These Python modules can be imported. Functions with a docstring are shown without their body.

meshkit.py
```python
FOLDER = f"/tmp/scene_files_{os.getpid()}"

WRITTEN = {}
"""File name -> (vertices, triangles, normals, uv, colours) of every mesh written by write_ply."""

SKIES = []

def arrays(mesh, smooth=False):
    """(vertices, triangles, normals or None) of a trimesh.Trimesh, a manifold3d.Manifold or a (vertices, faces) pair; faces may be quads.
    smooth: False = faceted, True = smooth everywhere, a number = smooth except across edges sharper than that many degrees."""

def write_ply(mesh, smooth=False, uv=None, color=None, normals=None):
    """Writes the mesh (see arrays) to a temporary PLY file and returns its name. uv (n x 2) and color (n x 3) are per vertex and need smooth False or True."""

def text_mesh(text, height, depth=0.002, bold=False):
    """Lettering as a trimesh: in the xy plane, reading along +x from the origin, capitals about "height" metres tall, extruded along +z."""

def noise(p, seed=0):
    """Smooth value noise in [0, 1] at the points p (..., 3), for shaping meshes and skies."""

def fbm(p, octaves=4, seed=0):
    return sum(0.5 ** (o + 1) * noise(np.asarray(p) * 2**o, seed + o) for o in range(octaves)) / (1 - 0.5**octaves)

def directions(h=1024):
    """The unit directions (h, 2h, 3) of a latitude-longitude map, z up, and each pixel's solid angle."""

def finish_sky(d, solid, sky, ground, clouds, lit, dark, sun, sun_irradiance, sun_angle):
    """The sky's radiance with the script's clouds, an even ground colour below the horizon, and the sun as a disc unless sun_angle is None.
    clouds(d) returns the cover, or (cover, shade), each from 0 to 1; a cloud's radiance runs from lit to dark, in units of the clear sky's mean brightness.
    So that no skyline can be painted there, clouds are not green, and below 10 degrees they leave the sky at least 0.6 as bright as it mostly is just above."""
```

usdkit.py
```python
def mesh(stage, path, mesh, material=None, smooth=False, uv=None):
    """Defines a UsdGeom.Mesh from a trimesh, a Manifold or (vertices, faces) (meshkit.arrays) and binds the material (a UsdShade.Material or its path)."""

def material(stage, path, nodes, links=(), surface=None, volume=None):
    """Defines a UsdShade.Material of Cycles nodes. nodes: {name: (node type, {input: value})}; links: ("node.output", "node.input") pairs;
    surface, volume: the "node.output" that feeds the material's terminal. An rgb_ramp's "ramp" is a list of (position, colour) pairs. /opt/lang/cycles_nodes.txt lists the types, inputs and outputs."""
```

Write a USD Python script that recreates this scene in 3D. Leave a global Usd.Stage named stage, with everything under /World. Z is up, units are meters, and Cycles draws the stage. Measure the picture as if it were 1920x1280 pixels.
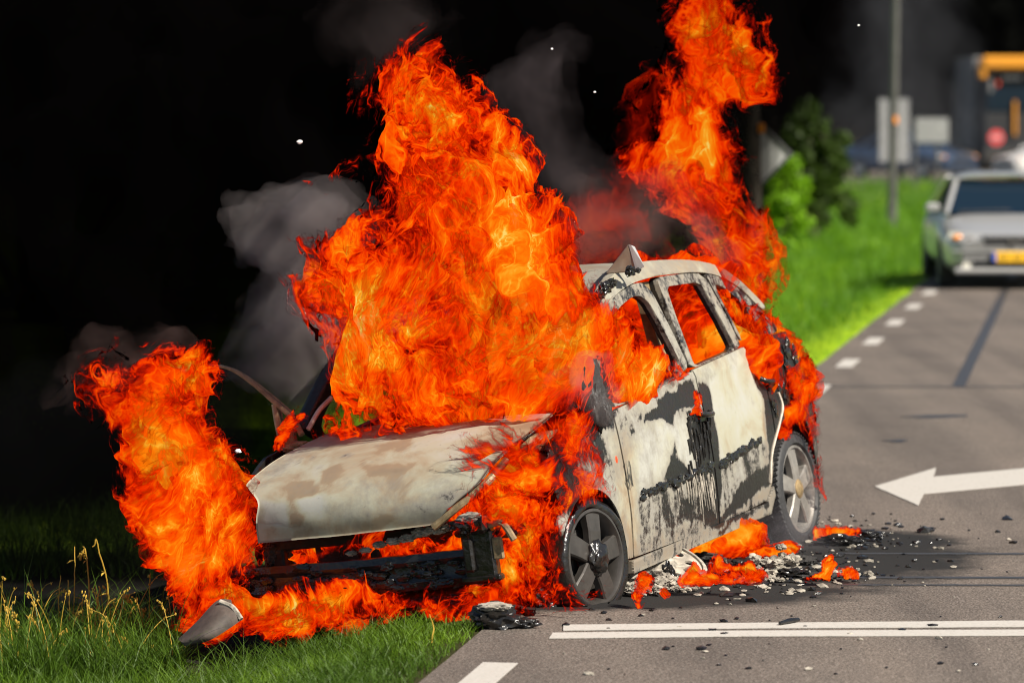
import math, random
import numpy as np, trimesh, usdkit, meshkit
import manifold3d as m3
from shapely.geometry import Polygon, Point, box as sbox
from shapely.ops import unary_union
from scipy import ndimage
from pxr import Usd, UsdGeom, UsdLux, UsdShade, Gf, Sdf, Vt

random.seed(7)
rng = np.random.default_rng(7)
stage = Usd.Stage.CreateInMemory()
UsdGeom.SetStageUpAxis(stage, 'Z')
UsdGeom.SetStageMetersPerUnit(stage, 1.0)
UsdGeom.Xform.Define(stage, '/World')

# ------------------------------------------------------------------ camera, sky, sun, exposure
FPX, HOR, EYE = 7040.0, 185.0, 2.33            # focal length and horizon in photograph pixels, eye height in metres
EXPO = 1.0
cam = UsdGeom.Camera.Define(stage, '/World/camera')
cam.CreateHorizontalApertureAttr(36.0)
cam.CreateVerticalApertureAttr(24.0)
cam.CreateFocalLengthAttr(36.0 * FPX / 1920)
cam.CreateVerticalApertureOffsetAttr(-36.0 * (640 - HOR) / 1920)
cam.CreateClippingRangeAttr(Gf.Vec2f(0.5, 3000))
cam.CreateFStopAttr(2.1)
cam.CreateFocusDistanceAttr(17.5)
cam.CreateExposureAttr(EXPO)
cam.AddTranslateOp().Set(Gf.Vec3d(0, 0, EYE))
cam.AddRotateXOp().Set(90.0)

SUN_EL, SUN_AZ = math.radians(42), math.radians(128)        # azimuth from +y towards +x
sun_dir = np.array([math.cos(SUN_EL) * math.sin(SUN_AZ), math.cos(SUN_EL) * math.cos(SUN_AZ), math.sin(SUN_EL)])
M = {}


def mat(name, nodes, links=(), surface=None, volume=None):
    M[name] = usdkit.material(stage, '/World/Looks/' + name, nodes, links, surface, volume)
    return M[name]


mat('sky', {'s': ('sky_texture', {'sky_type': 'single_scattering', 'sun_disc': False, 'sun_elevation': SUN_EL, 'sun_rotation': SUN_AZ}),
            'b': ('background_shader', {'strength': 0.05})}, [('s.color', 'b.color')], surface='b.background')
dome = UsdLux.DomeLight.Define(stage, '/World/sky')
UsdShade.MaterialBindingAPI.Apply(dome.GetPrim()).Bind(M['sky'])
sun = UsdLux.DistantLight.Define(stage, '/World/sun')
sun.CreateNormalizeAttr(True)
sun.CreateIntensityAttr(1.25)
sun.CreateAngleAttr(0.5)
sun.CreateColorAttr(Gf.Vec3f(1.0, 0.93, 0.82))
sun.AddTransformOp().Set(Gf.Matrix4d().SetRotate(Gf.Rotation(Gf.Vec3d(0, 0, 1), Gf.Vec3d(*sun_dir.tolist()))))

# ------------------------------------------------------------------ helpers: names, things, parts
_used = {}


def numbered(parent, name):
    k = _used.get((parent, name), 0)
    _used[(parent, name)] = k + 1
    return f'{parent}/{name}' if k == 0 else f'{parent}/{name}_{k:03d}'


def tag(path, label=None, cat=None, group=None, kind=None):
    p = stage.GetPrimAtPath(path)
    for k, v in (('label', label), ('category', cat), ('group', group), ('kind', kind)):
        if v:
            p.SetCustomDataByKey(k, v)
    return path


def xf(loc=(0, 0, 0), rz=0.0):
    c, s = math.cos(rz), math.sin(rz)
    m = np.eye(4)
    m[:3, :3] = [[c, -s, 0], [s, c, 0], [0, 0, 1]]
    m[:3, 3] = loc
    return m


def thing(name, label, cat, m=None, group=None):
    path = numbered('/World', name)
    x = UsdGeom.Xform.Define(stage, path)
    if m is not None:
        x.AddTransformOp().Set(Gf.Matrix4d(*np.asarray(m, float).T.ravel().tolist()))
    return tag(path, label, cat, group)


def put(name, mesh, material, parent='/World', smooth=35, label=None, cat=None, group=None, kind=None, attrs=None):
    path = numbered(parent, name)
    if attrs:
        smooth = True if smooth else False
    m = usdkit.mesh(stage, path, mesh, M[material], smooth=smooth)
    for k, v in (attrs or {}).items():
        v = np.asarray(v, np.float32)
        api = UsdGeom.PrimvarsAPI(m)
        if v.ndim == 1:
            api.CreatePrimvar(k, Sdf.ValueTypeNames.FloatArray, 'vertex').Set(Vt.FloatArray.FromNumpy(v))
        else:
            api.CreatePrimvar(k, Sdf.ValueTypeNames.Float3Array, 'vertex').Set(Vt.Vec3fArray.FromNumpy(v))
    tag(path, label, cat, group, kind)
    return path


def copy_of(src, name, m, label=None, group=None):
    path = numbered('/World', name)
    x = UsdGeom.Xform.Define(stage, path)
    x.GetPrim().GetReferences().AddInternalReference(src)
    x.GetPrim().SetInstanceable(True)
    x.ClearXformOpOrder()
    x.MakeMatrixXform().Set(Gf.Matrix4d(*np.asarray(m, float).T.ravel().tolist()))
    return tag(path, label, None, group)


# ------------------------------------------------------------------ helpers: shapes
def cat_(*ms):
    ms = [m for m in ms if m is not None]
    return trimesh.util.concatenate(ms)


def bx(sx, sy, sz, c=(0, 0, 0), b=0.0, R=None):
    """A box with chamfered edges."""
    if b > 0:
        q = m3.Manifold.cube([sx, sy, sz], True)
        pts = []
        for i in (-1, 1):
            for j in (-1, 1):
                for k in (-1, 1):
                    for d in ((b, 0, 0), (0, b, 0), (0, 0, b)):
                        pts.append([i * (sx / 2 - b + d[0]), j * (sy / 2 - b + d[1]), k * (sz / 2 - b + d[2])])
        q = m3.Manifold.hull_points(np.array(pts, float))
        me = q.to_mesh()
        m = trimesh.Trimesh(me.vert_properties[:, :3], me.tri_verts, process=False)
    else:
        m = trimesh.creation.box([sx, sy, sz])
    if R is not None:
        T = np.eye(4)
        T[:3, :3] = R
        m.apply_transform(T)
    m.apply_translation(c)
    return m


def hull(points):
    me = m3.Manifold.hull_points(np.asarray(points, float)).to_mesh()
    return trimesh.Trimesh(me.vert_properties[:, :3], me.tri_verts, process=False)


def tube(pts, r, n=8, flat=1.0):
    p = np.asarray(pts, float)
    r = np.broadcast_to(r, (len(p),))
    t = np.gradient(p, axis=0)
    t /= np.linalg.norm(t, axis=1, keepdims=True) + 1e-12
    ref = np.array([0, 0, 1.0]) if abs(t[:, 2]).mean() < 0.8 else np.array([1.0, 0, 0])
    a = np.cross(t, ref)
    a /= np.linalg.norm(a, axis=1, keepdims=True) + 1e-12
    b = np.cross(t, a)
    g = np.arange(n) * 2 * np.pi / n
    v = p[:, None] + r[:, None, None] * (np.cos(g)[None, :, None] * a[:, None] + flat * np.sin(g)[None, :, None] * b[:, None])
    k = len(p)
    i, j = np.meshgrid(np.arange(k - 1), np.arange(n), indexing='ij')
    q = np.stack([i * n + j, i * n + (j + 1) % n, (i + 1) * n + (j + 1) % n, (i + 1) * n + j], -1).reshape(-1, 4)
    v = np.vstack([v.reshape(-1, 3), p[0], p[-1]])
    f = np.vstack([q[:, [0, 1, 2]], q[:, [0, 2, 3]]])
    c0 = np.stack([np.arange(n), np.full(n, k * n), (np.arange(n) + 1) % n], 1)[:, [0, 1, 2]]
    c1 = np.stack([(k - 1) * n + np.arange(n), (k - 1) * n + (np.arange(n) + 1) % n, np.full(n, k * n + 1)], 1)
    m = trimesh.Trimesh(v, np.vstack([f, c0, c1]), process=False)
    m.fix_normals()
    return m


def lathe(profile, n=48, axis='z', c=(0, 0, 0)):
    m = trimesh.creation.revolve(np.asarray(profile, float), sections=n)
    if axis == 'y':
        m.apply_transform(trimesh.transformations.rotation_matrix(-np.pi / 2, [1, 0, 0]))
    if axis == 'x':
        m.apply_transform(trimesh.transformations.rotation_matrix(np.pi / 2, [0, 1, 0]))
    m.apply_translation(c)
    return m


def ext(poly, h):
    poly = poly if isinstance(poly, Polygon) else Polygon(poly)
    poly = poly.buffer(0)
    gs = getattr(poly, 'geoms', [poly])
    return cat_(*[trimesh.creation.extrude_polygon(g, h, engine='earcut') for g in gs])


def grid(P, flip=False, thick=0.0):
    """P (n, m, 3) rows of points -> a sheet; thick > 0 gives it a back and rims."""
    P = np.asarray(P, float)
    n, m = P.shape[:2]
    i, j = np.meshgrid(np.arange(n - 1), np.arange(m - 1), indexing='ij')
    q = np.stack([i * m + j, (i + 1) * m + j, (i + 1) * m + j + 1, i * m + j + 1], -1).reshape(-1, 4)
    f = np.vstack([q[:, [0, 1, 2]], q[:, [0, 2, 3]]])
    if flip:
        f = f[:, ::-1]
    s = trimesh.Trimesh(P.reshape(-1, 3), f, process=False)
    if thick <= 0:
        return s
    N = s.vertex_normals
    v = np.vstack([s.vertices, s.vertices - N * thick])
    k = n * m
    rim = [(a, b) for a, b in zip(range(0, m - 1), range(1, m))]
    rim += [(a * m + m - 1, (a + 1) * m + m - 1) for a in range(n - 1)]
    rim += [((n - 1) * m + b, (n - 1) * m + b - 1) for b in range(m - 1, 0, -1)]
    rim += [(a * m, (a - 1) * m) for a in range(n - 1, 0, -1)]
    rf = np.array([[a, b, b + k] for a, b in rim] + [[a, b + k, a + k] for a, b in rim])
    if not flip:
        rf = rf[:, ::-1]
    return trimesh.Trimesh(v, np.vstack([f, f[:, ::-1] + k, rf]), process=False)


def spline(pts, n):
    """Catmull-Rom through the points, n samples."""
    p = np.asarray(pts, float)
    p = np.vstack([2 * p[0] - p[1], p, 2 * p[-1] - p[-2]])
    u = np.linspace(0, len(p) - 3 - 1e-9, n)
    k = u.astype(int)
    t = (u - k)[:, None]
    a, b, c, d = p[k], p[k + 1], p[k + 2], p[k + 3]
    return 0.5 * (2 * b + (c - a) * t + (2 * a - 5 * b + 4 * c - d) * t**2 + (3 * b - a - 3 * c + d) * t**3)


# ------------------------------------------------------------------ the lie of the land
RD = np.array([0.1687, 0.9857])                 # along the road
RT = np.array([0.9857, -0.1687])                # to its right
R0 = np.array([-0.087, 15.23])                  # a point of the left edge line


def road_st(x, y):
    dx, dy = np.asarray(x) - R0[0], np.asarray(y) - R0[1]
    return dx * RD[0] + dy * RD[1], dx * RT[0] + dy * RT[1]


def land(x, y):
    """Height of the ground: the road is level, the verge falls away to its left."""
    s, t = road_st(x, y)
    d = np.clip((-0.22 - t) / 1.5, 0, 1)
    far = np.clip((100 - np.asarray(y)) / 15, 0, 1)
    return -0.30 * (d * d * (3 - 2 * d)) * far


def G(px, py):
    """The point of the ground that stands at a pixel of the photograph."""
    z = 0.0
    for _ in range(40):
        y = FPX * (EYE - z) / (py - HOR)
        x = (px - 960) / FPX * y
        z = 0.5 * z + 0.5 * float(land(x, y))
    return np.array([x, y, z])


def AT(px, py, y):
    return np.array([(px - 960) / FPX * y, y, EYE - (py - HOR) / FPX * y])


def ground_poly(px, z):
    pts = [G(*p) for p in px]
    return Polygon([(p[0], p[1]) for p in pts]), z


# ------------------------------------------------------------------ plain materials
def plain(name, color, rough=0.6, metal=0.0, noise=0.0, scale=20.0, bump=0.0, coat=0.0, spec=0.5):
    n = {'p': ('principled_bsdf', {'base_color': color, 'roughness': rough, 'metallic': metal, 'coat_weight': coat, 'specular_ior_level': spec})}
    l = []
    if noise or bump:
        n['t'] = ('texture_coordinate', {})
        n['n'] = ('noise_texture', {'scale': scale, 'detail': 5.0, 'roughness': 0.6})
        l += [('t.object', 'n.vector')]
    if noise:
        a = np.array(color)
        n['r'] = ('rgb_ramp', {'ramp': [(0.25, tuple(a * (1 - noise))), (0.75, tuple(np.minimum(a * (1 + noise), 0.95)))]})
        l += [('n.fac', 'r.fac'), ('r.color', 'p.base_color')]
    if bump:
        n['b'] = ('bump', {'strength': bump, 'distance': 0.01})
        l += [('n.fac', 'b.height'), ('b.normal', 'p.normal')]
    return mat(name, n, l, surface='p.BSDF')


plain('soot_black', (0.012, 0.011, 0.010), 0.55, spec=.3, noise=0.6, scale=25, bump=0.6)
plain('tar_black', (0.010, 0.009, 0.008), 0.22, noise=0.5, scale=18, bump=0.8)
plain('charcoal', (0.022, 0.020, 0.018), 0.8, noise=0.6, scale=30, bump=0.8)
plain('rubber', (0.018, 0.018, 0.018), 0.65, noise=0.4, scale=40, bump=0.2)
plain('dark_rim', (0.048, 0.043, 0.038), 0.42, metal=0.35, noise=0.35, scale=14, bump=0.15)
plain('alloy', (0.42, 0.39, 0.34), 0.38, metal=0.6, noise=0.3, scale=9, bump=0.05)
plain('ash', (0.24, 0.215, 0.175), 0.95, noise=0.9, scale=22, bump=1.0)
plain('bare_steel', (0.42, 0.37, 0.30), 0.5, metal=0.3, noise=0.5, scale=16, bump=0.25)
plain('scorched_steel', (0.22, 0.16, 0.085), 0.6, metal=0.2, noise=0.6, scale=22, bump=0.3)
plain('interior_dark', (0.02, 0.017, 0.015), 0.9)
plain('silver_paint', (0.36, 0.355, 0.345), 0.36, metal=0.35, coat=0.6)
plain('blue_paint', (0.035, 0.06, 0.11), 0.3, metal=0.3, coat=0.6)
plain('white_paint_car', (0.62, 0.60, 0.57), 0.35, coat=0.5)
plain('black_plastic', (0.014, 0.014, 0.015), 0.55)
plain('chrome', (0.75, 0.75, 0.74), 0.15, metal=1.0)
plain('car_glass', (0.006, 0.014, 0.024), 0.08, spec=0.22)
plain('lamp_glass', (0.62, 0.60, 0.52), 0.12, spec=0.8)
plain('amber_lens', (0.75, 0.25, 0.03), 0.25)
plain('plate_yellow', (0.85, 0.48, 0.015), 0.4)
plain('plate_blue', (0.02, 0.08, 0.45), 0.4)
plain('steel_post', (0.07, 0.067, 0.064), 0.55, metal=0.2, noise=0.3, scale=6)
plain('wood_post', (0.085, 0.068, 0.05), 0.85, noise=0.5, scale=15, bump=0.4)
plain('sign_grey', (0.48, 0.48, 0.46), 0.5, noise=0.12, scale=8)
plain('sign_rim', (0.10, 0.10, 0.10), 0.6)
plain('sign_white', (0.26, 0.26, 0.255), 0.5, noise=0.1, scale=4)
plain('sign_red', (0.55, 0.05, 0.05), 0.5)
plain('reflector', (0.95, 0.30, 0.02), 0.4)
plain('truck_yellow', (0.55, 0.22, 0.01), 0.45)
plain('bark', (0.06, 0.045, 0.032), 0.9, noise=0.5, scale=10, bump=0.5)
plain('grey_shell', (0.055, 0.042, 0.034), 0.75, noise=0.5, scale=14, bump=0.4)
# ------------------------------------------------------------------ ground, road, markings
def ellipse_mask(n, l, k, pos, c, radii, ang, lo=0.6, hi=1.25, wob=0.5, wscale=3.0):
    """Nodes for a stain or painted shade: 1 inside an ellipse on the ground, 0 outside, with a ragged edge. Returns the output's name."""
    n[k + 'm'] = ('mapping', {'mapping_type': 'texture', 'location': c, 'rotation': (0, 0, ang), 'scale': radii})
    n[k + 'l'] = ('vector_math', {'math_type': 'length'})
    n[k + 'n'] = ('noise_texture', {'scale': wscale, 'detail': 6.0, 'roughness': 0.65})
    n[k + 'a'] = ('math', {'math_type': 'multiply_add', 'value2': wob * 2, 'value3': -wob})
    n[k + 's'] = ('math', {'math_type': 'add'})
    n[k + 'r'] = ('map_range', {'from_min': lo, 'from_max': hi, 'to_min': 1.0, 'to_max': 0.0, 'clamp': True})
    l += [(pos, k + 'm.vector'), (k + 'm.vector', k + 'l.vector1'), (pos, k + 'n.vector'), (k + 'n.fac', k + 'a.value1'),
          (k + 'l.value', k + 's.value1'), (k + 'a.value', k + 's.value2'), (k + 's.value', k + 'r.value')]
    return k + 'r.result'


n = {'g': ('geometry', {}), 'p': ('principled_bsdf', {'roughness': 0.88, 'specular_ior_level': 0.25}),
     'f': ('noise_texture', {'scale': 95.0, 'detail': 2.0, 'roughness': 0.7}),
     'fr': ('rgb_ramp', {'ramp': [(0.30, (0.028, 0.023, 0.019)), (0.5, (0.112, 0.092, 0.077)), (0.66, (0.19, 0.158, 0.135)), (0.74, (0.34, 0.31, 0.28))]}),
     'c': ('noise_texture', {'scale': 0.55, 'detail': 5.0, 'roughness': 0.6}),
     'cr': ('rgb_ramp', {'ramp': [(0.3, (0.80, 0.80, 0.80)), (0.7, (1.12, 1.10, 1.08))]}),
     'mul': ('mix_color', {'blend_type': 'multiply', 'fac': 1.0, 'use_clamp': False}),
     'bp': ('bump', {'strength': 0.55, 'distance': 0.006})}
l = [('g.position', 'f.vector'), ('f.fac', 'fr.fac'), ('g.position', 'c.vector'), ('c.fac', 'cr.fac'), ('fr.color', 'mul.a'), ('cr.color', 'mul.b'),
     ('f.fac', 'bp.height'), ('bp.normal', 'p.normal')]
last = 'mul.result'
B1, B2, B3 = G(1330, 1050), G(1560, 1018), G(1180, 1120)
n.update({'tm': ('mapping', {'rotation': (0, 0, 0.17), 'scale': (1.6, .07, 1)}), 'tn': ('noise_texture', {'scale': 1.0, 'detail': 4.0, 'roughness': 0.6}), 'tr': ('rgb_ramp', {'ramp': [(0.32, (0.74, 0.74, 0.75)), (0.5, (1, 1, 1)), (0.68, (1.16, 1.15, 1.13))]}), 'tmul': ('mix_color', {'blend_type': 'multiply', 'fac': 1.0, 'use_clamp': False})})
l += [('g.position', 'tm.vector'), ('tm.vector', 'tn.vector'), ('tn.fac', 'tr.fac'), (last, 'tmul.a'), ('tr.color', 'tmul.b')]
last = 'tmul.result'
for k, c, r, a in (('u', B1, (1.3, 1.1, 1), 0.25), ('v', B2, (0.62, 0.5, 1), 0.1), ('w', B3, (1.1, 0.42, 1), 0.2)):
    o = ellipse_mask(n, l, k, 'g.position', (float(c[0]), float(c[1]), 0.0), r, a, .9, 1.25, .4)
    n[k + 'x'] = ('mix_color', {'blend_type': 'mix', 'b': (0.012, 0.011, 0.010)})
    l += [(o, k + 'x.fac'), (last, k + 'x.a')]
    last = k + 'x.result'
l += [(last, 'p.base_color')]
mat('asphalt', n, l, surface='p.BSDF')

n = {'g': ('geometry', {}), 'p': ('principled_bsdf', {'roughness': 0.95, 'specular_ior_level': 0.1}),
     'f': ('noise_texture', {'scale': 2.2, 'detail': 7.0, 'roughness': 0.7}),
     'fr': ('rgb_ramp', {'ramp': [(0.3, (0.07, 0.14, 0.004)), (0.5, (0.20, 0.33, 0.007)), (0.62, (0.32, 0.43, 0.014)), (0.75, (0.42, 0.42, 0.05))]}),
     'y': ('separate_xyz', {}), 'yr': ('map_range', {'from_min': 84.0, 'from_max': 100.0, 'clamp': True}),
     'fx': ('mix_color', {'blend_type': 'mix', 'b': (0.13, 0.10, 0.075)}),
     'bp': ('bump', {'strength': 0.8, 'distance': 0.05})}
l = [('g.position', 'f.vector'), ('f.fac', 'fr.fac'), ('g.position', 'y.vector'), ('y.y', 'yr.value'), ('yr.result', 'fx.fac'), ('fr.color', 'fx.a'), ('f.fac', 'bp.height'), ('bp.normal', 'p.normal')]
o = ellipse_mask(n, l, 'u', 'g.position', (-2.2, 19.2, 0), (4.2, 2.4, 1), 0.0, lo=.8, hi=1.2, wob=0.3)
n['ux'] = ('mix_color', {'blend_type': 'mix', 'b': (0.008, 0.007, 0.006)})  # scorched grass, with the cast shade of car and smoke painted in
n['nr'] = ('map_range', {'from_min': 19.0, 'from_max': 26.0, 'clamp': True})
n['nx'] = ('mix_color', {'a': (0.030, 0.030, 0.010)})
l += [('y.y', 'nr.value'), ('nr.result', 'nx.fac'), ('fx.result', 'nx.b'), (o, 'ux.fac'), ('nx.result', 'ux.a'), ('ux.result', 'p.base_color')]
mat('verge_ground', n, l, surface='p.BSDF')

n = {'g': ('geometry', {}), 'p': ('principled_bsdf', {'roughness': 0.8, 'specular_ior_level': 0.2}),
     'f': ('noise_texture', {'scale': 60.0, 'detail': 5.0, 'roughness': 0.75}),
     'fr': ('rgb_ramp', {'ramp': [(0.30, (0.14, 0.12, 0.10)), (0.38, (0.35, 0.325, 0.29)), (0.7, (0.43, 0.405, 0.37))]})}
mat('road_paint', n, [('g.position', 'f.vector'), ('f.fac', 'fr.fac'), ('fr.color', 'p.base_color')], surface='p.BSDF')

xs = np.concatenate([np.linspace(-90, -8, 24), np.linspace(-7, 4, 90), np.linspace(4.3, 14, 40), np.linspace(16, 90, 20)])
ys = np.concatenate([np.linspace(2, 12, 8), np.linspace(12.4, 30, 90), np.linspace(31, 105, 80), np.linspace(112, 420, 22)])
gx, gy = np.meshgrid(xs, ys, indexing='xy')
gz = land(gx, gy) + np.where(road_st(gx, gy)[1] < -0.5, 0.05 * (meshkit.fbm(np.stack([gx, gy, gx * 0], -1) * 1.7, 3) - 0.5), 0)
gm = grid(np.stack([gx, gy, gz], -1))
if gm.face_normals[:, 2].mean() < 0:
    gm.invert()
put('ground', gm, 'verge_ground', smooth=True, kind='structure', label='grassy ground falling away from the road, scorched and painted black with cast shade around the burning car')

sv = np.linspace(-16, 92, 120)
edge = 0.05 * (meshkit.fbm(np.stack([sv * 1.3, sv * 0, sv * 0], -1), 4, 5) - 0.5)
tv = np.array([0.0, 0.3, 2, 4, 6, 9])
P = np.array([[[*(R0 + RD * s + RT * (t + (-0.24 + e if k == 0 else 0))), 0.008] for k, t in enumerate(tv)] for s, e in zip(sv, edge)])
rm = grid(P)
if rm.face_normals[:, 2].mean() < 0:
    rm.invert()
put('road', rm, 'asphalt', smooth=False, kind='structure', label='worn grey brown asphalt road running away to the upper right')
rm = grid(np.array([[[x, y, 0.006] for x in np.linspace(-40, 60, 12)] for y in (101, 108, 116, 124)]))
if rm.face_normals[:, 2].mean() < 0:
    rm.invert()
put('cross_street', rm, 'asphalt', smooth=False, kind='structure', label='distant street crossing behind the parked cars')


def flat(name, px, z, material, label, group=None, kind='structure', world=False, rough=0.0):
    pts = np.array([p[:2] if world else G(*p)[:2] for p in px], float)
    if rough:
        q = Polygon(pts).segmentize(0.05)
        c = np.array(q.exterior.coords)[:-1]
        c = c + rough * (meshkit.fbm(np.stack([c[:, 0] * 25, c[:, 1] * 25, c[:, 0] * 0], -1), 3, 9)[:, None] - 0.5)
        pts = c
    m = ext(Polygon(pts), 0.003)
    m.apply_translation([0, 0, z - 0.003])
    return put(name, m, material, smooth=False, label=label, kind=kind, group=group)


def st(s, t):
    return R0 + RD * s + RT * t


for k in range(13):
    s0 = -.78 + 3.04 * k
    flat('edge_line_dash', [st(s0, -.07), st(s0 + 1.0, -.07), st(s0 + 1.0, .075), st(s0, .075)], 0.013, 'road_paint', 'short white dash of the broken line along the road edge', group='white edge line dashes', world=True)
flat('crossing_line', [(1056, 1175.5), (1400, 1172), (2150, 1166), (2150, 1178), (1400, 1182), (1056, 1186)], 0.013, 'road_paint', 'upper of the two parallel white lines across the near road', rough=0.012)
flat('crossing_line', [(1036, 1190.5), (1400, 1186.5), (2150, 1184), (2150, 1195.5), (1400, 1197), (1029, 1201)], 0.013, 'road_paint', 'lower of the two parallel white lines across the near road', rough=0.012)
flat('road_arrow', [(1640, 915), (1755, 880), (1750, 897), (1920, 881), (2060, 870), (2060, 900), (1920, 911.5), (1732, 929), (1722, 951)], 0.013, 'road_paint', 'white painted arrow on the asphalt pointing left at the car', rough=0.01)
tj = [(1795, 727), (1885, 545), (1892, 533)]
a, b = G(1797, 727)[:2], G(1888, 540)[:2]
dv = (b - a) / np.linalg.norm(b - a)
nv = np.array([dv[1], -dv[0]])
plain('tar_joint_mat', (0.030, 0.028, 0.028), 0.5)
flat('tar_joint', [a - nv * .05, a + nv * .05, b + dv * 30 + nv * .05, b + dv * 30 - nv * .05], 0.0125, 'tar_joint_mat', 'dark tar joint running up the far lane', world=True, rough=0.02)
for y0, x0, x1, w, lab in ((727, 1545, 2100, 1.1, 'faint tar seam across the road before the long dark joint'), (1041, 1560, 2100, 2.2, 'thin black tar crack across the road beside the rear wheel'),
                           (1086, 1600, 2100, 3.0, 'black tar crack fanning from the burnt patch'), (1100, 1580, 2100, 2.0, 'thin tar crack just before the white crossing lines')):
    flat('tar_crack', [(x0, y0 - w / 2), (x1, y0 - w / 2 + 1), (x1, y0 + w / 2 + 1), (x0, y0 + w / 2)], 0.0125, 'tar_joint_mat', lab, rough=0.03)
for px, lab in (([(1690, 784), (1740, 780.5), (1812, 780), (1812, 783.5), (1745, 786)], 'short dark skid mark on the far lane'), ([(1655, 829), (1690, 826.5), (1702, 828), (1690, 832)], 'small dark smudge on the road above the arrow')):
    flat('skid_mark', px, 0.0125, 'tar_joint_mat', lab, rough=0.05)

# ------------------------------------------------------------------ grass, weeds
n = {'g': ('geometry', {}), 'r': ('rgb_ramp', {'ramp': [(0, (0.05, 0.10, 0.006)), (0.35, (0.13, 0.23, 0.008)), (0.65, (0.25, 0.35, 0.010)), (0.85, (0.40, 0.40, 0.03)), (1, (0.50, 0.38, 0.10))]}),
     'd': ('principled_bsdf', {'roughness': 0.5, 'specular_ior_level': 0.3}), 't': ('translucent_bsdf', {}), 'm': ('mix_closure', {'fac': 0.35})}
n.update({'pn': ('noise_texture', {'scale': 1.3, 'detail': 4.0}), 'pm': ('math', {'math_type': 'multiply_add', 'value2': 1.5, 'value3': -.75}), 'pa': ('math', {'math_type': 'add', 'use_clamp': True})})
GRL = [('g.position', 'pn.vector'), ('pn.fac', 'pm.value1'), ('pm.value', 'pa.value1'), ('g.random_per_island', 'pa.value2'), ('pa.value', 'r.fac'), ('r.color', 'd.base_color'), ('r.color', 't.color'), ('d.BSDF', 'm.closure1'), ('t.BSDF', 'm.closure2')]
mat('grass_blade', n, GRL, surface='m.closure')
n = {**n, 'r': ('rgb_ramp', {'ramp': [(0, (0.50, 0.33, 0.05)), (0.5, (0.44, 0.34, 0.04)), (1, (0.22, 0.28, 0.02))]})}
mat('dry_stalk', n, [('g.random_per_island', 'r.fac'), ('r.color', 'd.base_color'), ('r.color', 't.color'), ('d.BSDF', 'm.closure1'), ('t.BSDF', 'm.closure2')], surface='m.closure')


def blades(x, y, h, w, bend, seed, seg=3, z=None):
    r = np.random.default_rng(seed)
    k = len(x)
    az, ph = r.uniform(0, 2 * np.pi, k), r.uniform(0, 2 * np.pi, k)
    lean = np.stack([np.cos(az), np.sin(az)], 1) * (bend * r.uniform(0.2, 1.0, k))[:, None]
    side = np.stack([np.cos(ph), np.sin(ph)], 1)
    z0 = land(x, y) if z is None else z
    rows = []
    for i in range(seg + 1):
        u = i / seg
        c = np.stack([x, y], 1) + lean * (h * u**2)[:, None]
        zz = z0 - 0.01 + h * (u - 0.25 * bend * u**2)
        if i < seg:
            ww = side * (w * (1 - 0.75 * u))[:, None] / 2
            rows += [np.c_[c - ww, zz], np.c_[c + ww, zz]]
        else:
            rows.append(np.c_[c, zz])
    V = np.stack(rows, 1)
    nv = V.shape[1]
    f = []
    for i in range(seg - 1):
        f += [[2 * i, 2 * i + 1, 2 * i + 3], [2 * i, 2 * i + 3, 2 * i + 2]]
    f.append([nv - 3, nv - 2, nv - 1])
    F = (np.array(f)[None] + (np.arange(k) * nv)[:, None, None]).reshape(-1, 3)
    return trimesh.Trimesh(V.reshape(-1, 3), F, process=False)


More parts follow.
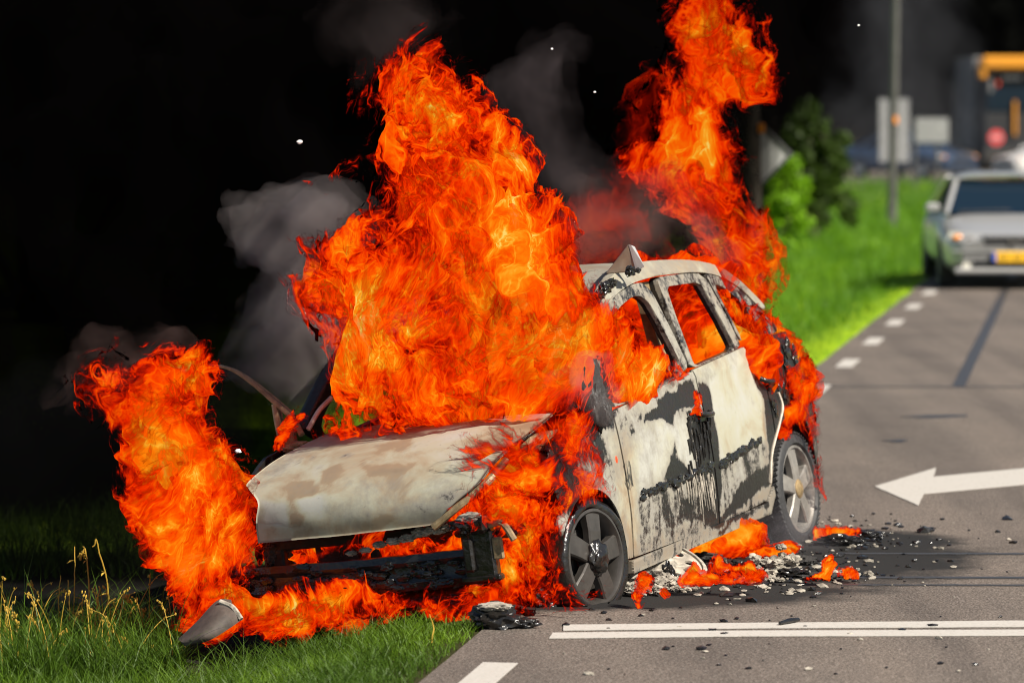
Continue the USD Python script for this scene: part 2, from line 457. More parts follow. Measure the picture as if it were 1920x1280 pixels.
r = np.random.default_rng(11)
N = 90000
y = r.uniform(13.2, 18.2, N)
t = -0.24 - np.abs(r.gamma(1.6, 1.0, N))
x = R0[0] + (y - R0[1]) / RD[1] * RD[0] + t
yb = 16.72 + 1.0 * np.clip((-1.72 - x) / .35, 0, 1) + .35 * (meshkit.fbm(np.stack([x * 3, y * 3, x * 0], -1), 3, 2) - 0.5)
keep = (y < yb) & (x > -3.4)
x, y, t = x[keep], y[keep], t[keep]
dens = meshkit.fbm(np.stack([x * 1.5, y * 1.5, x * 0], -1), 3, 8)
keep = dens + r.uniform(-.25, .25, len(x)) > 0.30
x, y, t = x[keep], y[keep], t[keep]
h = np.minimum(r.gamma(4, 0.028, len(x)), np.where(x > -1.1, .15, .27)) * np.where(t > -0.5, 0.6, 1.0) * (0.7 + 0.6 * meshkit.fbm(np.stack([x * 2, y * 2, x * 0], -1), 2, 4))
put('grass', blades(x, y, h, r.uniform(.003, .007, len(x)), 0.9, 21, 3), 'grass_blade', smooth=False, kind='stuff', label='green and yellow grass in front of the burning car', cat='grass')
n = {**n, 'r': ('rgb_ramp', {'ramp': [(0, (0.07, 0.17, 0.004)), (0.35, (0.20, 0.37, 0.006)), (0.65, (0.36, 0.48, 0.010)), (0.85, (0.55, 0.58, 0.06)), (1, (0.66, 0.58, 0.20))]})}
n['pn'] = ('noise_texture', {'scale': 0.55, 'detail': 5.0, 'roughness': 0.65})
mat('sun_painted_grass', n, GRL, surface='m.closure')  # brighter copy of the grass blade material, sunlight put into its colours
N = 70000
s = r.uniform(9, 88, N) ** 1.0
t = -0.2 - r.gamma(1.7, 1.5, N)
p = R0[None] + RD[None] * s[:, None] + RT[None] * t[:, None]
sc = np.clip(s / 40, 0.5, 2.0)
dens = meshkit.fbm(np.c_[p * 0.5, p[:, 0] * 0], 3, 12)
h = r.gamma(5, 0.024, N) * (0.6 + 1.1 * dens) * np.clip(-t, 0.3, 1.2)
put('grass', blades(p[:, 0], p[:, 1], h * 1.25, r.uniform(.008, .02, N) * sc, 0.8, 22, 2), 'sun_painted_grass', smooth=False, kind='stuff', label='bright sunlit grass verge beyond the car, left of the road', cat='grass')
# dim grass beyond the ditch on the left
N = 9000
x, y = r.uniform(-4.5, -1.7, N), r.uniform(20.6, 25, N)
h = r.gamma(5, 0.03, N)
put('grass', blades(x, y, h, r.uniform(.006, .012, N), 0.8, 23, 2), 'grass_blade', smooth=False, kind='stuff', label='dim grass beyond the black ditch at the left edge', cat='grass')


def weed(base, tip, hook, leaves, seed, lab, grp, head=False, col='dry_stalk'):
    b = G(*base)
    rr = np.random.default_rng(seed)
    e = AT(tip[0], tip[1], b[1] + rr.uniform(-.1, .1))
    mid = (b + e) / 2 + np.array([rr.uniform(-.02, .02), rr.uniform(-.03, .03), 0])
    pts = [b - [0, 0, .02], mid, e]
    if hook:
        d = math.copysign(1, hook)
        pts = [b - [0, 0, .02], mid - [0.02 * d, 0, 0], e, e + [abs(hook) * .5 * d, 0, -.015], e + [abs(hook) * d, 0, -abs(hook) * 1.1]]
    c = spline(pts, 22)
    T = thing('weed_stalk', lab, 'weed', group=grp)
    c = c + (meshkit.noise(np.c_[c * 30, ][:, :3], seed)[:, None] - .5) * .006
    put('stem', tube(c, np.linspace(.0042, .0022, 22), 5), col, T)
    lv = []
    for _ in range(leaves):
        k = rr.integers(3, 19)
        a = rr.uniform(0, 2 * np.pi)
        d = np.array([math.cos(a), math.sin(a), rr.uniform(-.6, .5)])
        L = rr.uniform(.015, .045)
        q = c[k]
        sd = np.cross(d, [0, 0, 1]) * L * .18
        lv.append(trimesh.Trimesh([q, q + d * L * .5 + sd, q + d * L + [0, 0, -.3 * L], q + d * L * .5 - sd], [[0, 1, 2], [0, 2, 3]], process=False))
    if head:
        for _ in range(26):
            k = rr.integers(15, 22)
            q = c[k] + rr.normal(0, .006, 3)
            s_ = trimesh.creation.icosphere(0, rr.uniform(.003, .006))
            s_.apply_scale([1, 1, 1.8])
            s_.apply_translation(q)
            lv.append(s_)
    if lv:
        put('leaves', cat_(*lv), col, T, smooth=False)


G1 = 'dry weed stalks standing in the grass at the lower left'
for k, (b, tp, hk, lv, hd, lab) in enumerate([
    ((136, 1205), (140, 1024), 0, 5, False, 'tall straight dry stalk rising against the black ditch'),
    ((162, 1210), (160, 1032), -.03, 6, True, 'tall dry stalk with a drooping brown seed head'),
    ((206, 1200), (181, 1016), -.02, 5, False, 'tallest dry stalk, bowed over to the left'),
    ((116, 1215), (113, 1079), 0, 7, False, None), ((129, 1212), (127, 1087), 0, 6, False, None), ((184, 1225), (179, 1096), 0, 6, False, None), ((187, 1230), (187, 1098), 0, 5, False, None),
    ((155, 1215), (154, 1122), 0, 4, False, None), ((232, 1228), (231, 1115), .03, 4, True, 'dry stalk with a hooked tip right of the tall stalks'), ((172, 1222), (173, 1140), .02, 6, False, None),
    ((100, 1215), (92, 1165), .04, 5, False, None), ((72, 1210), (63, 1126), 0, 3, True, 'pale green seed head standing alone at the far left'), ((24, 1235), (27, 1150), 0, 4, True, None),
    ((268, 1215), (270, 1140), 0, 3, True, None), ((247, 1225), (250, 1138), .02, 3, False, None), ((324, 1232), (308, 1167), -.03, 3, False, None), ((214, 1225), (205, 1125), .04, 6, False, None),
    ((143, 1215), (146, 1147), -.03, 6, False, None), ((262, 1222), (258, 1162), 0, 3, False, None),
    ((448, 1180), (449, 1072), 0, 0, False, 'thin pale stem in front of the left end of the bumper beam'), ((462, 1192), (461, 1079), 0, 0, False, None), ((478, 1186), (481, 1097), 0, 1, False, None),
    ((425, 1168), (411, 1127), 0, 0, False, 'thin pale stem leaning across the grey shell'), ((631, 1205), (632, 1128), 0, 1, False, 'lone yellow stem before the ground flames'), ((808, 1205), (806, 1150), 0, 1, False, None)]):
    weed(b, tp, hk, lv, 100 + k, lab or 'thin dry yellow weed stalk in the lower left grass', None if lab else G1, hd)


r = np.random.default_rng(66)
tall = []
for k in range(60):
    b = G(r.uniform(-10, 335), r.uniform(1205, 1275))
    hh, d_ = r.uniform(.10, .34), r.normal(0, .05, 2)
    c = spline([b - [0, 0, .02], b + [d_[0] * .4, d_[1] * .4, hh * .55], b + [d_[0], d_[1], hh], b + [d_[0] * 1.5, d_[1] * 1.5, hh * 1.12]], 12)
    tall.append(tube(c, np.linspace(.0030, .0014, 12), 4))
    for _ in range(r.integers(0, 14)):
        q = c[r.integers(7, 12)] + r.normal(0, .005, 3)
        s_ = trimesh.creation.icosphere(0, r.uniform(.0025, .005)); s_.apply_scale([1, 1, 1.9]); s_.apply_translation(q)
        tall.append(s_)
N = 5200
bb = np.array([G(a_, b_) for a_, b_ in zip(r.uniform(-15, 345, N), r.uniform(1196, 1290, N))])
put('grass', blades(bb[:, 0], bb[:, 1], r.gamma(6, .035, N) * (0.6 + .8 * meshkit.fbm(np.c_[bb[:, :2] * 3, bb[:, 0] * 0], 2, 4)), r.uniform(.004, .008, N), 0.9, 24, 3), 'grass_blade', smooth=False, kind='stuff', label='rank taller grass around the dry weeds at the lower left', cat='grass')
put('tall_grass_stems', cat_(*tall), 'dry_stalk', smooth=False, kind='stuff', label='tangle of thin dry grass stems at the lower left edge', cat='grass')


# ------------------------------------------------------------------ shrubs and trees
def leaf_mat(name, stops):
    n = {'g': ('geometry', {}), 'r': ('rgb_ramp', {'ramp': stops}), 'd': ('principled_bsdf', {'roughness': 0.55, 'specular_ior_level': 0.25}), 't': ('translucent_bsdf', {}), 'm': ('mix_closure', {'fac': 0.3})}
    mat(name, n, [('g.random_per_island', 'r.fac'), ('r.color', 'd.base_color'), ('r.color', 't.color'), ('d.BSDF', 'm.closure1'), ('t.BSDF', 'm.closure2')], surface='m.closure')


leaf_mat('bush_leaf', [(0, (0.16, 0.32, 0.006)), (0.6, (0.40, 0.58, 0.015)), (1, (0.60, 0.68, 0.04))])
leaf_mat('olive_leaf', [(0, (0.03, 0.055, 0.005)), (1, (0.08, 0.10, 0.012))])
leaf_mat('dark_leaf', [(0, (0.012, 0.022, 0.006)), (1, (0.03, 0.05, 0.010))])


def leafcloud(n, lumps, size, seed):
    r = np.random.default_rng(seed)
    lumps = np.array(lumps, float)
    k = r.choice(len(lumps), n, p=lumps[:, 3] ** 2 / (lumps[:, 3] ** 2).sum())
    d = r.normal(size=(n, 3))
    d /= np.linalg.norm(d, axis=1, keepdims=True)
    c = lumps[k, :3] + d * (lumps[k, 3] * r.uniform(.25, 1, n) ** .45)[:, None]
    a = r.normal(size=(n, 3)); a /= np.linalg.norm(a, axis=1, keepdims=True)
    b = np.cross(a, r.normal(size=(n, 3))); b /= np.linalg.norm(b, axis=1, keepdims=True)
    s = (size * r.uniform(.6, 1.4, n))[:, None]
    V = np.stack([c - a * s, c + b * s * .45, c + a * s, c - b * s * .45], 1).reshape(-1, 3)
    F = (np.array([[0, 1, 2], [0, 2, 3]])[None] + (np.arange(n) * 4)[:, None, None]).reshape(-1, 3)
    return trimesh.Trimesh(V, F, process=False)


def bush(px, py0, py1, y, wpx, n, size, leafm, lab, seed):
    r = np.random.default_rng(seed)
    z0 = float(land((px - 960) / FPX * y, y))
    b = np.array([(px - 960) / FPX * y, y, z0])
    H_ = EYE - (py0 - HOR) / FPX * y - z0
    W_ = wpx / FPX * y / 2
    T = thing('shrub', lab, 'shrub')
    lumps = []
    for _ in range(70):
        u = r.uniform(.06, 1.0) ** .8
        a = r.uniform(0, 2 * np.pi)
        q = W_ * math.sqrt(r.uniform(0, 1)) * (1.25 - .75 * u)
        lumps.append([b[0] + q * math.cos(a), b[1] + q * math.sin(a), z0 + u * H_, W_ * r.uniform(.10, .34)])
    put('foliage', leafcloud(n, lumps, size, seed), leafm, T, smooth=False)
    ms = []
    for l_ in lumps[::6]:
        ms.append(tube(spline([b - [0, 0, .1], (b + np.array(l_[:3])) / 2 + [0, 0, .1], l_[:3]], 8), np.linspace(.03, .008, 8), 5))
    put('branches', cat_(*ms), 'bark', T)


bush(1462, 300, 0, 62, 120, 5200, .055, 'bush_leaf', 'bright green sunlit shrub beside the diamond sign', 31)
bush(1528, 205, 0, 70, 150, 5200, .075, 'olive_leaf', 'taller olive shrub fading into dark smoke behind the bright one', 32)


def tree(base, h, rad, seed, n, leafm, lab, grp):
    r = np.random.default_rng(seed)
    T = thing('tree', lab, 'tree', xf(base), grp)
    limbs = []
    tips = []
    trunk = spline([[0, 0, -.2], [r.normal(0, .12), r.normal(0, .12), h * .3], [r.normal(0, .25), r.normal(0, .25), h * .62], [0, 0, h * .92]], 14)
    limbs = [tube(trunk, np.linspace(h * .028, h * .006, 14), 8)]
    lumps = []
    for k in range(22):
        u = r.uniform(.2, .97)
        a = r.uniform(0, 2 * np.pi)
        q = rad * r.uniform(.35, 1) * math.sin(math.pi * min(1, .25 + .72 * u)) ** .7
        c = np.array([q * math.cos(a), q * math.sin(a), h * u])
        lumps.append([*c, rad * r.uniform(.22, .42)])
        s = trunk[int(max(0, u - .2) * 13)]
        limbs.append(tube(spline([s, (s + c) / 2 + [0, 0, .2], c], 7), np.linspace(h * .009, h * .002, 7), 5))
    put('trunk', cat_(*limbs), 'bark', T)
    put('crown', leafcloud(n, lumps, h * .016, seed + 1), leafm, T, smooth=False)
    return T


GT = 'dark trees standing in the black smoke behind the burning car'
t0 = tree((-5.5, 44, -.3), 9.5, 2.6, 41, 3800, 'dark_leaf', 'dark tree almost lost in the black smoke', GT)
for k, (x, y, s) in enumerate([(-2.9, 47, 1.05), (-.4, 43, .92), (1.6, 62, 1.2), (-8, 46, 1.0)]):
    copy_of(t0, 'tree', xf((x, y, -.3), 1.7 * k + .6) @ np.diag([s, s, s, 1]), 'dark tree almost lost in the black smoke', GT)
GF = 'row of dark trees beyond the far street'
for k, (x, s) in enumerate([(7.0, 1.1), (10.4, 1.25), (13.6, 1.1), (16.6, 1.3), (20.0, 1.15), (23.6, 1.2), (4.2, 1.2), (.8, 1.15), (-3, 1.25)]):
    copy_of(t0, 'tree', xf((x, 141 + 3 * math.sin(k * 2.1), 0), 2.1 * k) @ np.diag([s, s, s, 1]), 'dark tree beyond the far street behind the truck', GF)

# ------------------------------------------------------------------ street furniture
p0 = G(1672, 431)
ptop = AT(1686, -330, p0[1])
T = thing('lamp_post', 'grey steel lamp post standing in the grass verge', 'lamp post')
put('post', tube([p0 - [0, 0, .1], p0 + (ptop - p0) * .5, ptop], [.085, .075, .062], 20), 'steel_post', T)
put('base_sleeve', tube([p0 - [0, 0, .05], p0 + [0, 0, .55]], [.105, .10], 20), 'steel_post', T)
arm = spline([ptop, ptop + [.25, -.1, .5], ptop + [1.1, -.3, .75]], 14)
put('arm', tube(arm, .04, 10), 'steel_post', T)
put('lamp_head', bx(.7, .26, .12, arm[-1] + [.3, -.05, 0], .04), 'steel_post', T)
q = AT(1679, 225, p0[1])
put('reflector', bx(.07, .02, .14, q + [0, -.10, 0], .006), 'reflector', T)

yp = 38.0
c = AT(1409, 290, yp)
T = thing('sign_post', 'weathered round post rising behind the car, with an orange reflector', 'post')
zb = float(land(c[0], yp))
put('post', tube([[c[0], yp, zb - .1], [c[0], yp, 1.4], [c[0] - .02, yp, 2.55]], [.108, .104, .098], 20), 'wood_post', T)
put('post_cap', tube([[c[0] - .02, yp, 2.552], [c[0] - .02, yp, 2.60]], [.10, .06], 20), 'charcoal', T)
q = AT(1426, 241, yp)
put('reflector', bx(.075, .03, .10, q + [0, -.09, 0], .008), 'reflector', T)
T = thing('road_sign', 'grey diamond road sign seen from behind on the post', 'road sign')
c = AT(1412, 288, yp + .18)
a = .385
dm = ext([(-a, 0), (0, -a), (a, 0), (0, a)], .012)
dm.apply_transform(trimesh.transformations.rotation_matrix(np.pi / 2, [1, 0, 0]))
dm.apply_translation(c)
put('sign_plate', dm, 'sign_grey', T, smooth=False)
outer = Polygon([(-a, 0), (0, -a), (a, 0), (0, a)])
rim = ext(outer.buffer(.018, join_style=2).difference(outer.buffer(-.012, join_style=2)), .05)
rim.apply_transform(trimesh.transformations.rotation_matrix(np.pi / 2, [1, 0, 0]))
rim.apply_translation(c + [0, .018, 0])
put('sign_rim', rim, 'sign_rim', T, smooth=False)

# the white sign boards far off
yb = 96.0
T = thing('sign_board', 'low white direction board on two thin posts in the far grass', 'sign board')
a_, b_ = AT(1716, 222, yb), AT(1778, 268, yb)
put('board', bx(b_[0] - a_[0], .05, a_[2] - b_[2], ((a_[0] + b_[0]) / 2, yb, (a_[2] + b_[2]) / 2), .012), 'sign_white', T)
for px in (1716, 1758):
    q = AT(px, 300, yb)
    put('leg', tube([[q[0], yb + .06, float(land(q[0], yb)) - .1], [q[0], yb + .06, a_[2]]], .045, 10), 'steel_post', T)
yb = 104.0
T = thing('sign_board', 'tall white information board behind the lamp post', 'sign board')
a_, b_ = AT(1648, 186, yb), AT(1704, 304, yb)
for x0, x1 in ((1648, 1663), (1680, 1704)):
    u0, u1 = AT(x0, 186, yb)[0], AT(x1, 186, yb)[0]
    put('panel', bx(u1 - u0, .06, a_[2] - b_[2], ((u0 + u1) / 2, yb, (a_[2] + b_[2]) / 2), .015), 'sign_white', T)
put('back_panel', bx(b_[0] - a_[0] - .06, .04, a_[2] - b_[2] - .1, ((a_[0] + b_[0]) / 2, yb + .06, (a_[2] + b_[2]) / 2), .01), 'sign_rim', T)
for px in (1652, 1700):
    q = AT(px, 300, yb)
    put('leg', tube([[q[0], yb + .13, -.1], [q[0], yb + .13, a_[2] - .1]], .04, 10), 'steel_post', T)
yb = 106.0
c = AT(1868, 258, yb)
T = thing('round_sign', 'small round red sign with a white bar before the truck', 'road sign')
put('disc', lathe([(0, -.012), (.215, -.012), (.215, .012), (0, .012)], 32, 'y', c), 'sign_red', T)
put('bar', bx(.29, .01, .085, c - [0, .02, 0], .003), 'sign_white', T)
put('post', tube([[c[0], yb + .06, -.1], [c[0], yb + .06, c[2] + .2]], .035, 10), 'steel_post', T)
# ------------------------------------------------------------------ the burning car
def pose(yaw, pitch, roll):
    F = np.array([-math.sin(yaw), -math.cos(yaw), 0]); Lf = np.array([math.cos(yaw), -math.sin(yaw), 0])
    B = np.stack([F, Lf, [0, 0, 1.0]], 1)
    cp, sp, cr, sr = math.cos(pitch), math.sin(pitch), math.cos(roll), math.sin(roll)
    return B @ np.array([[cp, 0, sp], [0, 1, 0], [-sp, 0, cp]]) @ np.array([[1, 0, 0], [0, cr, -sr], [0, sr, cr]])


CR, CT = pose(.43561, .03827, .13665), np.array([.26234, 18.8253, -.16059])
CM = np.eye(4); CM[:3, :3] = CR; CM[:3, 3] = CT


def LW(p):
    return np.asarray(p, float) @ CR.T + CT


def WL(p):
    return (np.asarray(p, float) - CT) @ CR


def LP(px, py, ax, c):
    """The point of the car's plane (axis ax at c, car coordinates) that stands at a pixel of the photograph."""
    o = WL([0, 0, EYE]); d = np.array([(px - 960) / FPX, 1, -(py - HOR) / FPX]) @ CR
    return o + d * ((c - o[ax]) / d[ax])


def side_xz(px):
    return [tuple(LP(a, b, 1, .81)[[0, 2]]) for a, b in px]


n = {'t': ('texture_coordinate', {}), 'so': ('attribute', {'attribute': 'soot'}), 'to': ('attribute', {'attribute': 'tone'}),
     'n1': ('noise_texture', {'scale': 8.0, 'detail': 9.0, 'roughness': 0.68}), 'n2': ('noise_texture', {'scale': 46.0, 'detail': 5.0, 'roughness': 0.7}),
     'n3': ('noise_texture', {'scale': 3.6, 'detail': 8.0, 'roughness': 0.6, 'distortion': 0.6}),
     'sm': ('mapping', {'scale': (26.0, 26.0, 3.0)}), 'n4': ('noise_texture', {'scale': 1.0, 'detail': 4.0}),
     'a1': ('math', {'math_type': 'multiply_add', 'value2': 0.95, 'value3': -0.475}), 'a2': ('math', {'math_type': 'multiply_add', 'value2': 0.5, 'value3': -0.25}), 'a4': ('math', {'math_type': 'multiply_add', 'value2': 0.35, 'value3': -0.175}),
     's1': ('math', {'math_type': 'add'}), 's2': ('math', {'math_type': 'add'}), 's3': ('math', {'math_type': 'add'}),
     'char': ('map_range', {'from_min': 0.48, 'from_max': 0.61, 'clamp': True}), 'singe': ('map_range', {'from_min': 0.10, 'from_max': 0.54, 'clamp': True}),
     'tn': ('math', {'math_type': 'multiply_add', 'value2': 1.3, 'value3': -0.65}), 'ts': ('math', {'math_type': 'add'}),
     'paint': ('rgb_ramp', {'ramp': [(0.05, (0.30, 0.297, 0.262)), (0.30, (0.28, 0.268, 0.20)), (0.44, (0.245, 0.205, 0.14)), (0.52, (0.205, 0.155, 0.10)), (0.75, (0.18, 0.14, 0.095)), (1.0, (0.14, 0.10, 0.07))]}),
     'fl': ('map_range', {'from_min': 0.69, 'from_max': 0.73, 'clamp': True}),
     'm0': ('mix_color', {'b': (0.05, 0.042, 0.034)}), 'm1': ('mix_color', {'b': (0.17, 0.155, 0.13)}), 'm2': ('mix_color', {'b': (0.012, 0.011, 0.010)}),
     'ro': ('map_range', {'from_min': 0.0, 'from_max': 1.0, 'to_min': 0.55, 'to_max': 0.30}),
     'bh': ('math', {'math_type': 'multiply'}), 'bs': ('math', {'math_type': 'add'}),
     'b': ('bump', {'strength': 0.5, 'distance': 0.008}), 'b3': ('math', {'math_type': 'multiply', 'value2': .25}), 'p': ('principled_bsdf', {'specular_ior_level': 0.4})}
l = [('t.object', 'n1.vector'), ('t.object', 'n2.vector'), ('t.object', 'n3.vector'), ('t.object', 'sm.vector'), ('sm.vector', 'n4.vector'),
     ('n1.fac', 'a1.value1'), ('n2.fac', 'a2.value1'), ('n4.fac', 'a4.value1'), ('so.fac', 's1.value1'), ('a1.value', 's1.value2'), ('s1.value', 's2.value1'), ('a2.value', 's2.value2'), ('s2.value', 's3.value1'), ('a4.value', 's3.value2'),
     ('s3.value', 'char.value'), ('s3.value', 'singe.value'), ('n3.fac', 'tn.value1'), ('tn.value', 'ts.value1'), ('to.fac', 'ts.value2'), ('ts.value', 'paint.fac'),
     ('n2.fac', 'fl.value'), ('fl.result', 'm0.fac'), ('paint.color', 'm0.a'), ('singe.result', 'm1.fac'), ('m0.result', 'm1.a'), ('char.result', 'm2.fac'), ('m1.result', 'm2.a'), ('m2.result', 'p.base_color'),
     ('char.result', 'ro.value'), ('ro.result', 'p.roughness'), ('char.result', 'bh.value1'), ('n2.fac', 'bh.value2'), ('bh.value', 'bs.value1'), ('s3.value', 'b3.value1'), ('b3.value', 'bs.value2'), ('bs.value', 'b.height'), ('b.normal', 'p.normal')]
mat('burnt_paint', n, l, surface='p.BSDF')

# stains that the fire left on the near side, as polygons on the car's flank: (polygon, char, softness)
import shapely
SOOT = [(side_xz(q), a, s) for q, a, s in (
    ([(1190, 785), (1240, 748), (1296, 706), (1314, 738), (1300, 762), (1268, 772), (1258, 798), (1238, 782), (1205, 788)], .95, .02),
    ([(1284, 765), (1326, 748), (1352, 985), (1318, 1000), (1300, 900), (1288, 830)], .72, .05),
    ([(1310, 716), (1334, 716), (1354, 985), (1332, 992)], .95, .03),
    ([(1196, 925), (1240, 905), (1300, 872), (1340, 862), (1345, 888), (1300, 897), (1215, 936)], .75, .03),
    ([(1236, 905), (1252, 848), (1258, 822), (1266, 850), (1290, 893), (1260, 903)], .9, .02),
    ([(1186, 938), (1335, 890), (1346, 990), (1194, 1048)], .50, .04),
    ([(1265, 925), (1335, 897), (1342, 975), (1262, 1000)], .64, .05),
    ([(1190, 815), (1216, 806), (1226, 840), (1212, 872), (1188, 872), (1180, 845)], .42, .03),
    ([(1150, 780), (1330, 690), (1346, 990), (1190, 1045)], .30, .04), ([(1178, 808), (1188, 802), (1190, 822), (1180, 826)], .6, .01), ([(1216, 802), (1224, 800), (1225, 818), (1218, 820)], .55, .01),
    ([(1150, 795), (1172, 785), (1180, 812), (1160, 820)], .45, .03),
    ([(1342, 868), (1432, 812), (1448, 840), (1440, 905), (1352, 985)], .50, .06),
    ([(1385, 905), (1445, 858), (1440, 910), (1352, 988), (1348, 970)], .80, .03),
    ([(1345, 866), (1430, 813), (1433, 828), (1350, 884)], .55, .03),
    ([(1414, 700), (1432, 670), (1475, 640), (1540, 700), (1545, 800), (1480, 770), (1452, 850), (1438, 900), (1430, 800), (1425, 740), (1412, 725)], .95, .04),
    ([(1420, 700), (1436, 690), (1436, 800), (1428, 830)], .6, .03),
    ([(1180, 1020), (1340, 960), (1440, 905), (1445, 950), (1190, 1080)], .34, .05),
    ([(1340, 985), (1440, 925), (1445, 950), (1345, 1010)], .75, .04),
    ([(1090, 640), (1128, 640), (1160, 770), (1150, 800), (1080, 800)], .85, .04),
    ([(1060, 770), (1130, 790), (1150, 880), (1060, 900), (1020, 860)], .62, .08),
    ([(1000, 790), (1070, 780), (1095, 960), (960, 980)], .85, .06))]
PALE = [(side_xz(q), a, s) for q, a, s in (
    ([(1332, 722), (1410, 680), (1424, 730), (1430, 812), (1345, 862)], -.55, .04), ([(1215, 800), (1290, 775), (1300, 860), (1245, 890), (1190, 900), (1175, 870)], -.20, .04),
    ([(1155, 900), (1180, 900), (1200, 1040), (1188, 1060), (1170, 960)], -.30, .04))]
TONE = [(side_xz(q), a, s) for q, a, s in (
    ([(1320, 700), (1440, 640), (1440, 820), (1345, 870)], .26, .06), ([(1140, 800), (1180, 790), (1205, 1050), (1160, 1050), (1150, 900)], .40, .05),
    ([(1120, 440), (1460, 440), (1460, 640), (1300, 690), (1120, 780)], .42, .05), ([(1430, 640), (1560, 640), (1560, 960), (1430, 960)], .7, .05),
    ([(1180, 1030), (1440, 915), (1445, 960), (1180, 1080)], .62, .03))]


def stain(x, z, specs, base):
    out = np.full(len(x), float(base))
    P_ = np.c_[x, z, x * 0]
    x = x + .07 * (meshkit.fbm(P_ * 9, 4, 31) - .5)
    z = z + .07 * (meshkit.fbm(P_ * 9, 4, 37) - .5)
    for q, a, s in specs:
        g = Polygon(q).buffer(0)
        p = shapely.points(x, z)
        d = np.where(shapely.contains_xy(g, x, z), 1, -1) * shapely.distance(g.boundary, p)
        w = np.clip(.5 + d / (2 * s), 0, 1)
        if a >= 0:
            out = np.maximum(out, np.maximum(a * w, min(a, .50) * np.clip(.85 + d / .20, 0, 1))) if specs is SOOT else out * (1 - w) + a * w
        else:
            out = out + a * w
    return out


def yfun(x, z):
    y = .80 + .028 * np.sin(np.pi * np.clip((z - .2) / .78, 0, 1))
    y = y - .30 * np.clip(z - 1.0, 0, None) - 1.6 * np.clip(z - 1.50, 0, None) ** 1.6
    return y - .34 * np.clip(x - 1.38, 0, None) ** 1.7 - .30 * np.clip(-1.42 - x, 0, None) ** 1.6


def panel(poly, side=1, thick=.022, res=.035, off=0.0, base=.23, pad=None):
    g = poly if hasattr(poly, 'area') else Polygon(poly)
    m = ext(g.segmentize(.05), 1.0)
    v, f = trimesh.remesh.subdivide_to_size(m.vertices * [1, 1, thick], m.faces, res, max_iter=12)
    m = trimesh.Trimesh(v, f, process=True)
    x, z, w = m.vertices.T
    back = w > thick * .5 if side < 0 else w > thick * .5
    dent = .010 * (meshkit.fbm(np.c_[x * 3.1, z * 3.1, x * 0 + 3], 3, 3) - .5) + .003 * (meshkit.fbm(np.c_[x * 11, z * 11, x * 0 + 3], 2, 4) - .5)
    y = yfun(x, z) + off + dent - w
    so = np.clip(stain(x, z, SOOT, base) + sum(stain(x, z, [p], 0) for p in PALE), 0, 1) if side > 0 else np.full(len(x), .8)
    so = np.where(back, .95, so)
    to = stain(x, z, TONE, .16)
    V = np.c_[x, side * y, z]
    F = m.faces[:, ::-1] if side > 0 else m.faces
    return trimesh.Trimesh(V, F, process=False), {'soot': so, 'tone': to}


def pput(name, pm, parent, label=None, material='burnt_paint', smooth=True):
    m, at = pm
    return put(name, m, material, parent, smooth=smooth, label=label, attrs=at)


def lump(c, r, seed, sq=(1, 1, 1), amp=.5, sub=3, fr=3.0):
    s = trimesh.creation.icosphere(sub, 1.0)
    d = 1 + amp * (meshkit.fbm(s.vertices * fr + seed * 7.1, 4, seed) - .5) * 2
    s.vertices = s.vertices * d[:, None] * np.asarray(sq) * r + c
    return s


rr0 = np.random.default_rng(77)
rr = np.random.default_rng(5)
CAR = thing('burning_car', 'burnt out pale compact car in flames, nose in the grass verge', 'car', CM)
arch_f, arch_r = Point(1.315, .29).buffer(.345, 24), Point(-1.315, .30).buffer(.385, 24)
FEN = Polygon([(.895, .26), (.905, .945), (1.15, .985), (1.42, .95), (1.58, .89), (1.66, .80), (1.65, .70), (1.60, .60), (1.64, .52), (1.5, .26)]).difference(arch_f)
FEN = max(getattr(FEN, 'geoms', [FEN]), key=lambda g: g.area)
FD = Polygon([(.878, .258), (.888, .94), (.83, .955), (-.09, 1.03), (-.166, 1.03), (-.186, .258)])
RDR = Polygon([(-.204, .262), (-.18, 1.037), (-.83, 1.075), (-.92, 1.08), (-1.0, 1.0), (-1.062, .93), (-1.045, .62), (-.935, .37), (-.86, .29)])
RQ = Polygon([(-.95, .37), (-1.058, .62), (-1.077, .93), (-1.015, 1.008), (-.94, 1.086), (-1.2, 1.105), (-1.62, 1.10), (-1.76, .95), (-1.83, .75), (-1.83, .45), (-1.70, .35)]).difference(arch_r)
RQ = max(getattr(RQ, 'geoms', [RQ]), key=lambda g: g.area)
def sm(pts, k=2, c=.22):
    p = np.array(pts, float)
    for _ in range(k):
        q = np.roll(p, -1, 0)
        p = np.stack([(1 - c) * p + c * q, c * p + (1 - c) * q], 1).reshape(-1, 2)
    return Polygon(p)


FWIN = sm([(.81, .958), (.95, 1.05), (.81, 1.19), (.64, 1.31), (.36, 1.41), (.13, 1.452), (.03, 1.44), (-.03, 1.385), (-.06, 1.2), (-.085, 1.036)])
FFR = sm([(.86, .957), (1.03, 1.03), (.88, 1.215), (.68, 1.365), (.36, 1.468), (.1, 1.505), (-.03, 1.508), (-.11, 1.45), (-.145, 1.2), (-.155, 1.036)], 2, .16).difference(FWIN)
RWIN = sm([(-.225, 1.048), (-.255, 1.25), (-.29, 1.462), (-.68, 1.45), (-.745, 1.43), (-.80, 1.25), (-.825, 1.083)], 2, .09)
RFR = sm([(-.172, 1.042), (-.195, 1.3), (-.22, 1.517), (-.74, 1.502), (-.83, 1.45), (-.885, 1.25), (-.905, 1.083)], 2, .09).difference(RWIN)
QWIN = sm([(-.95, 1.098), (-.915, 1.25), (-.88, 1.43), (-1.0, 1.392), (-1.11, 1.32), (-1.23, 1.16), (-1.2, 1.112)])
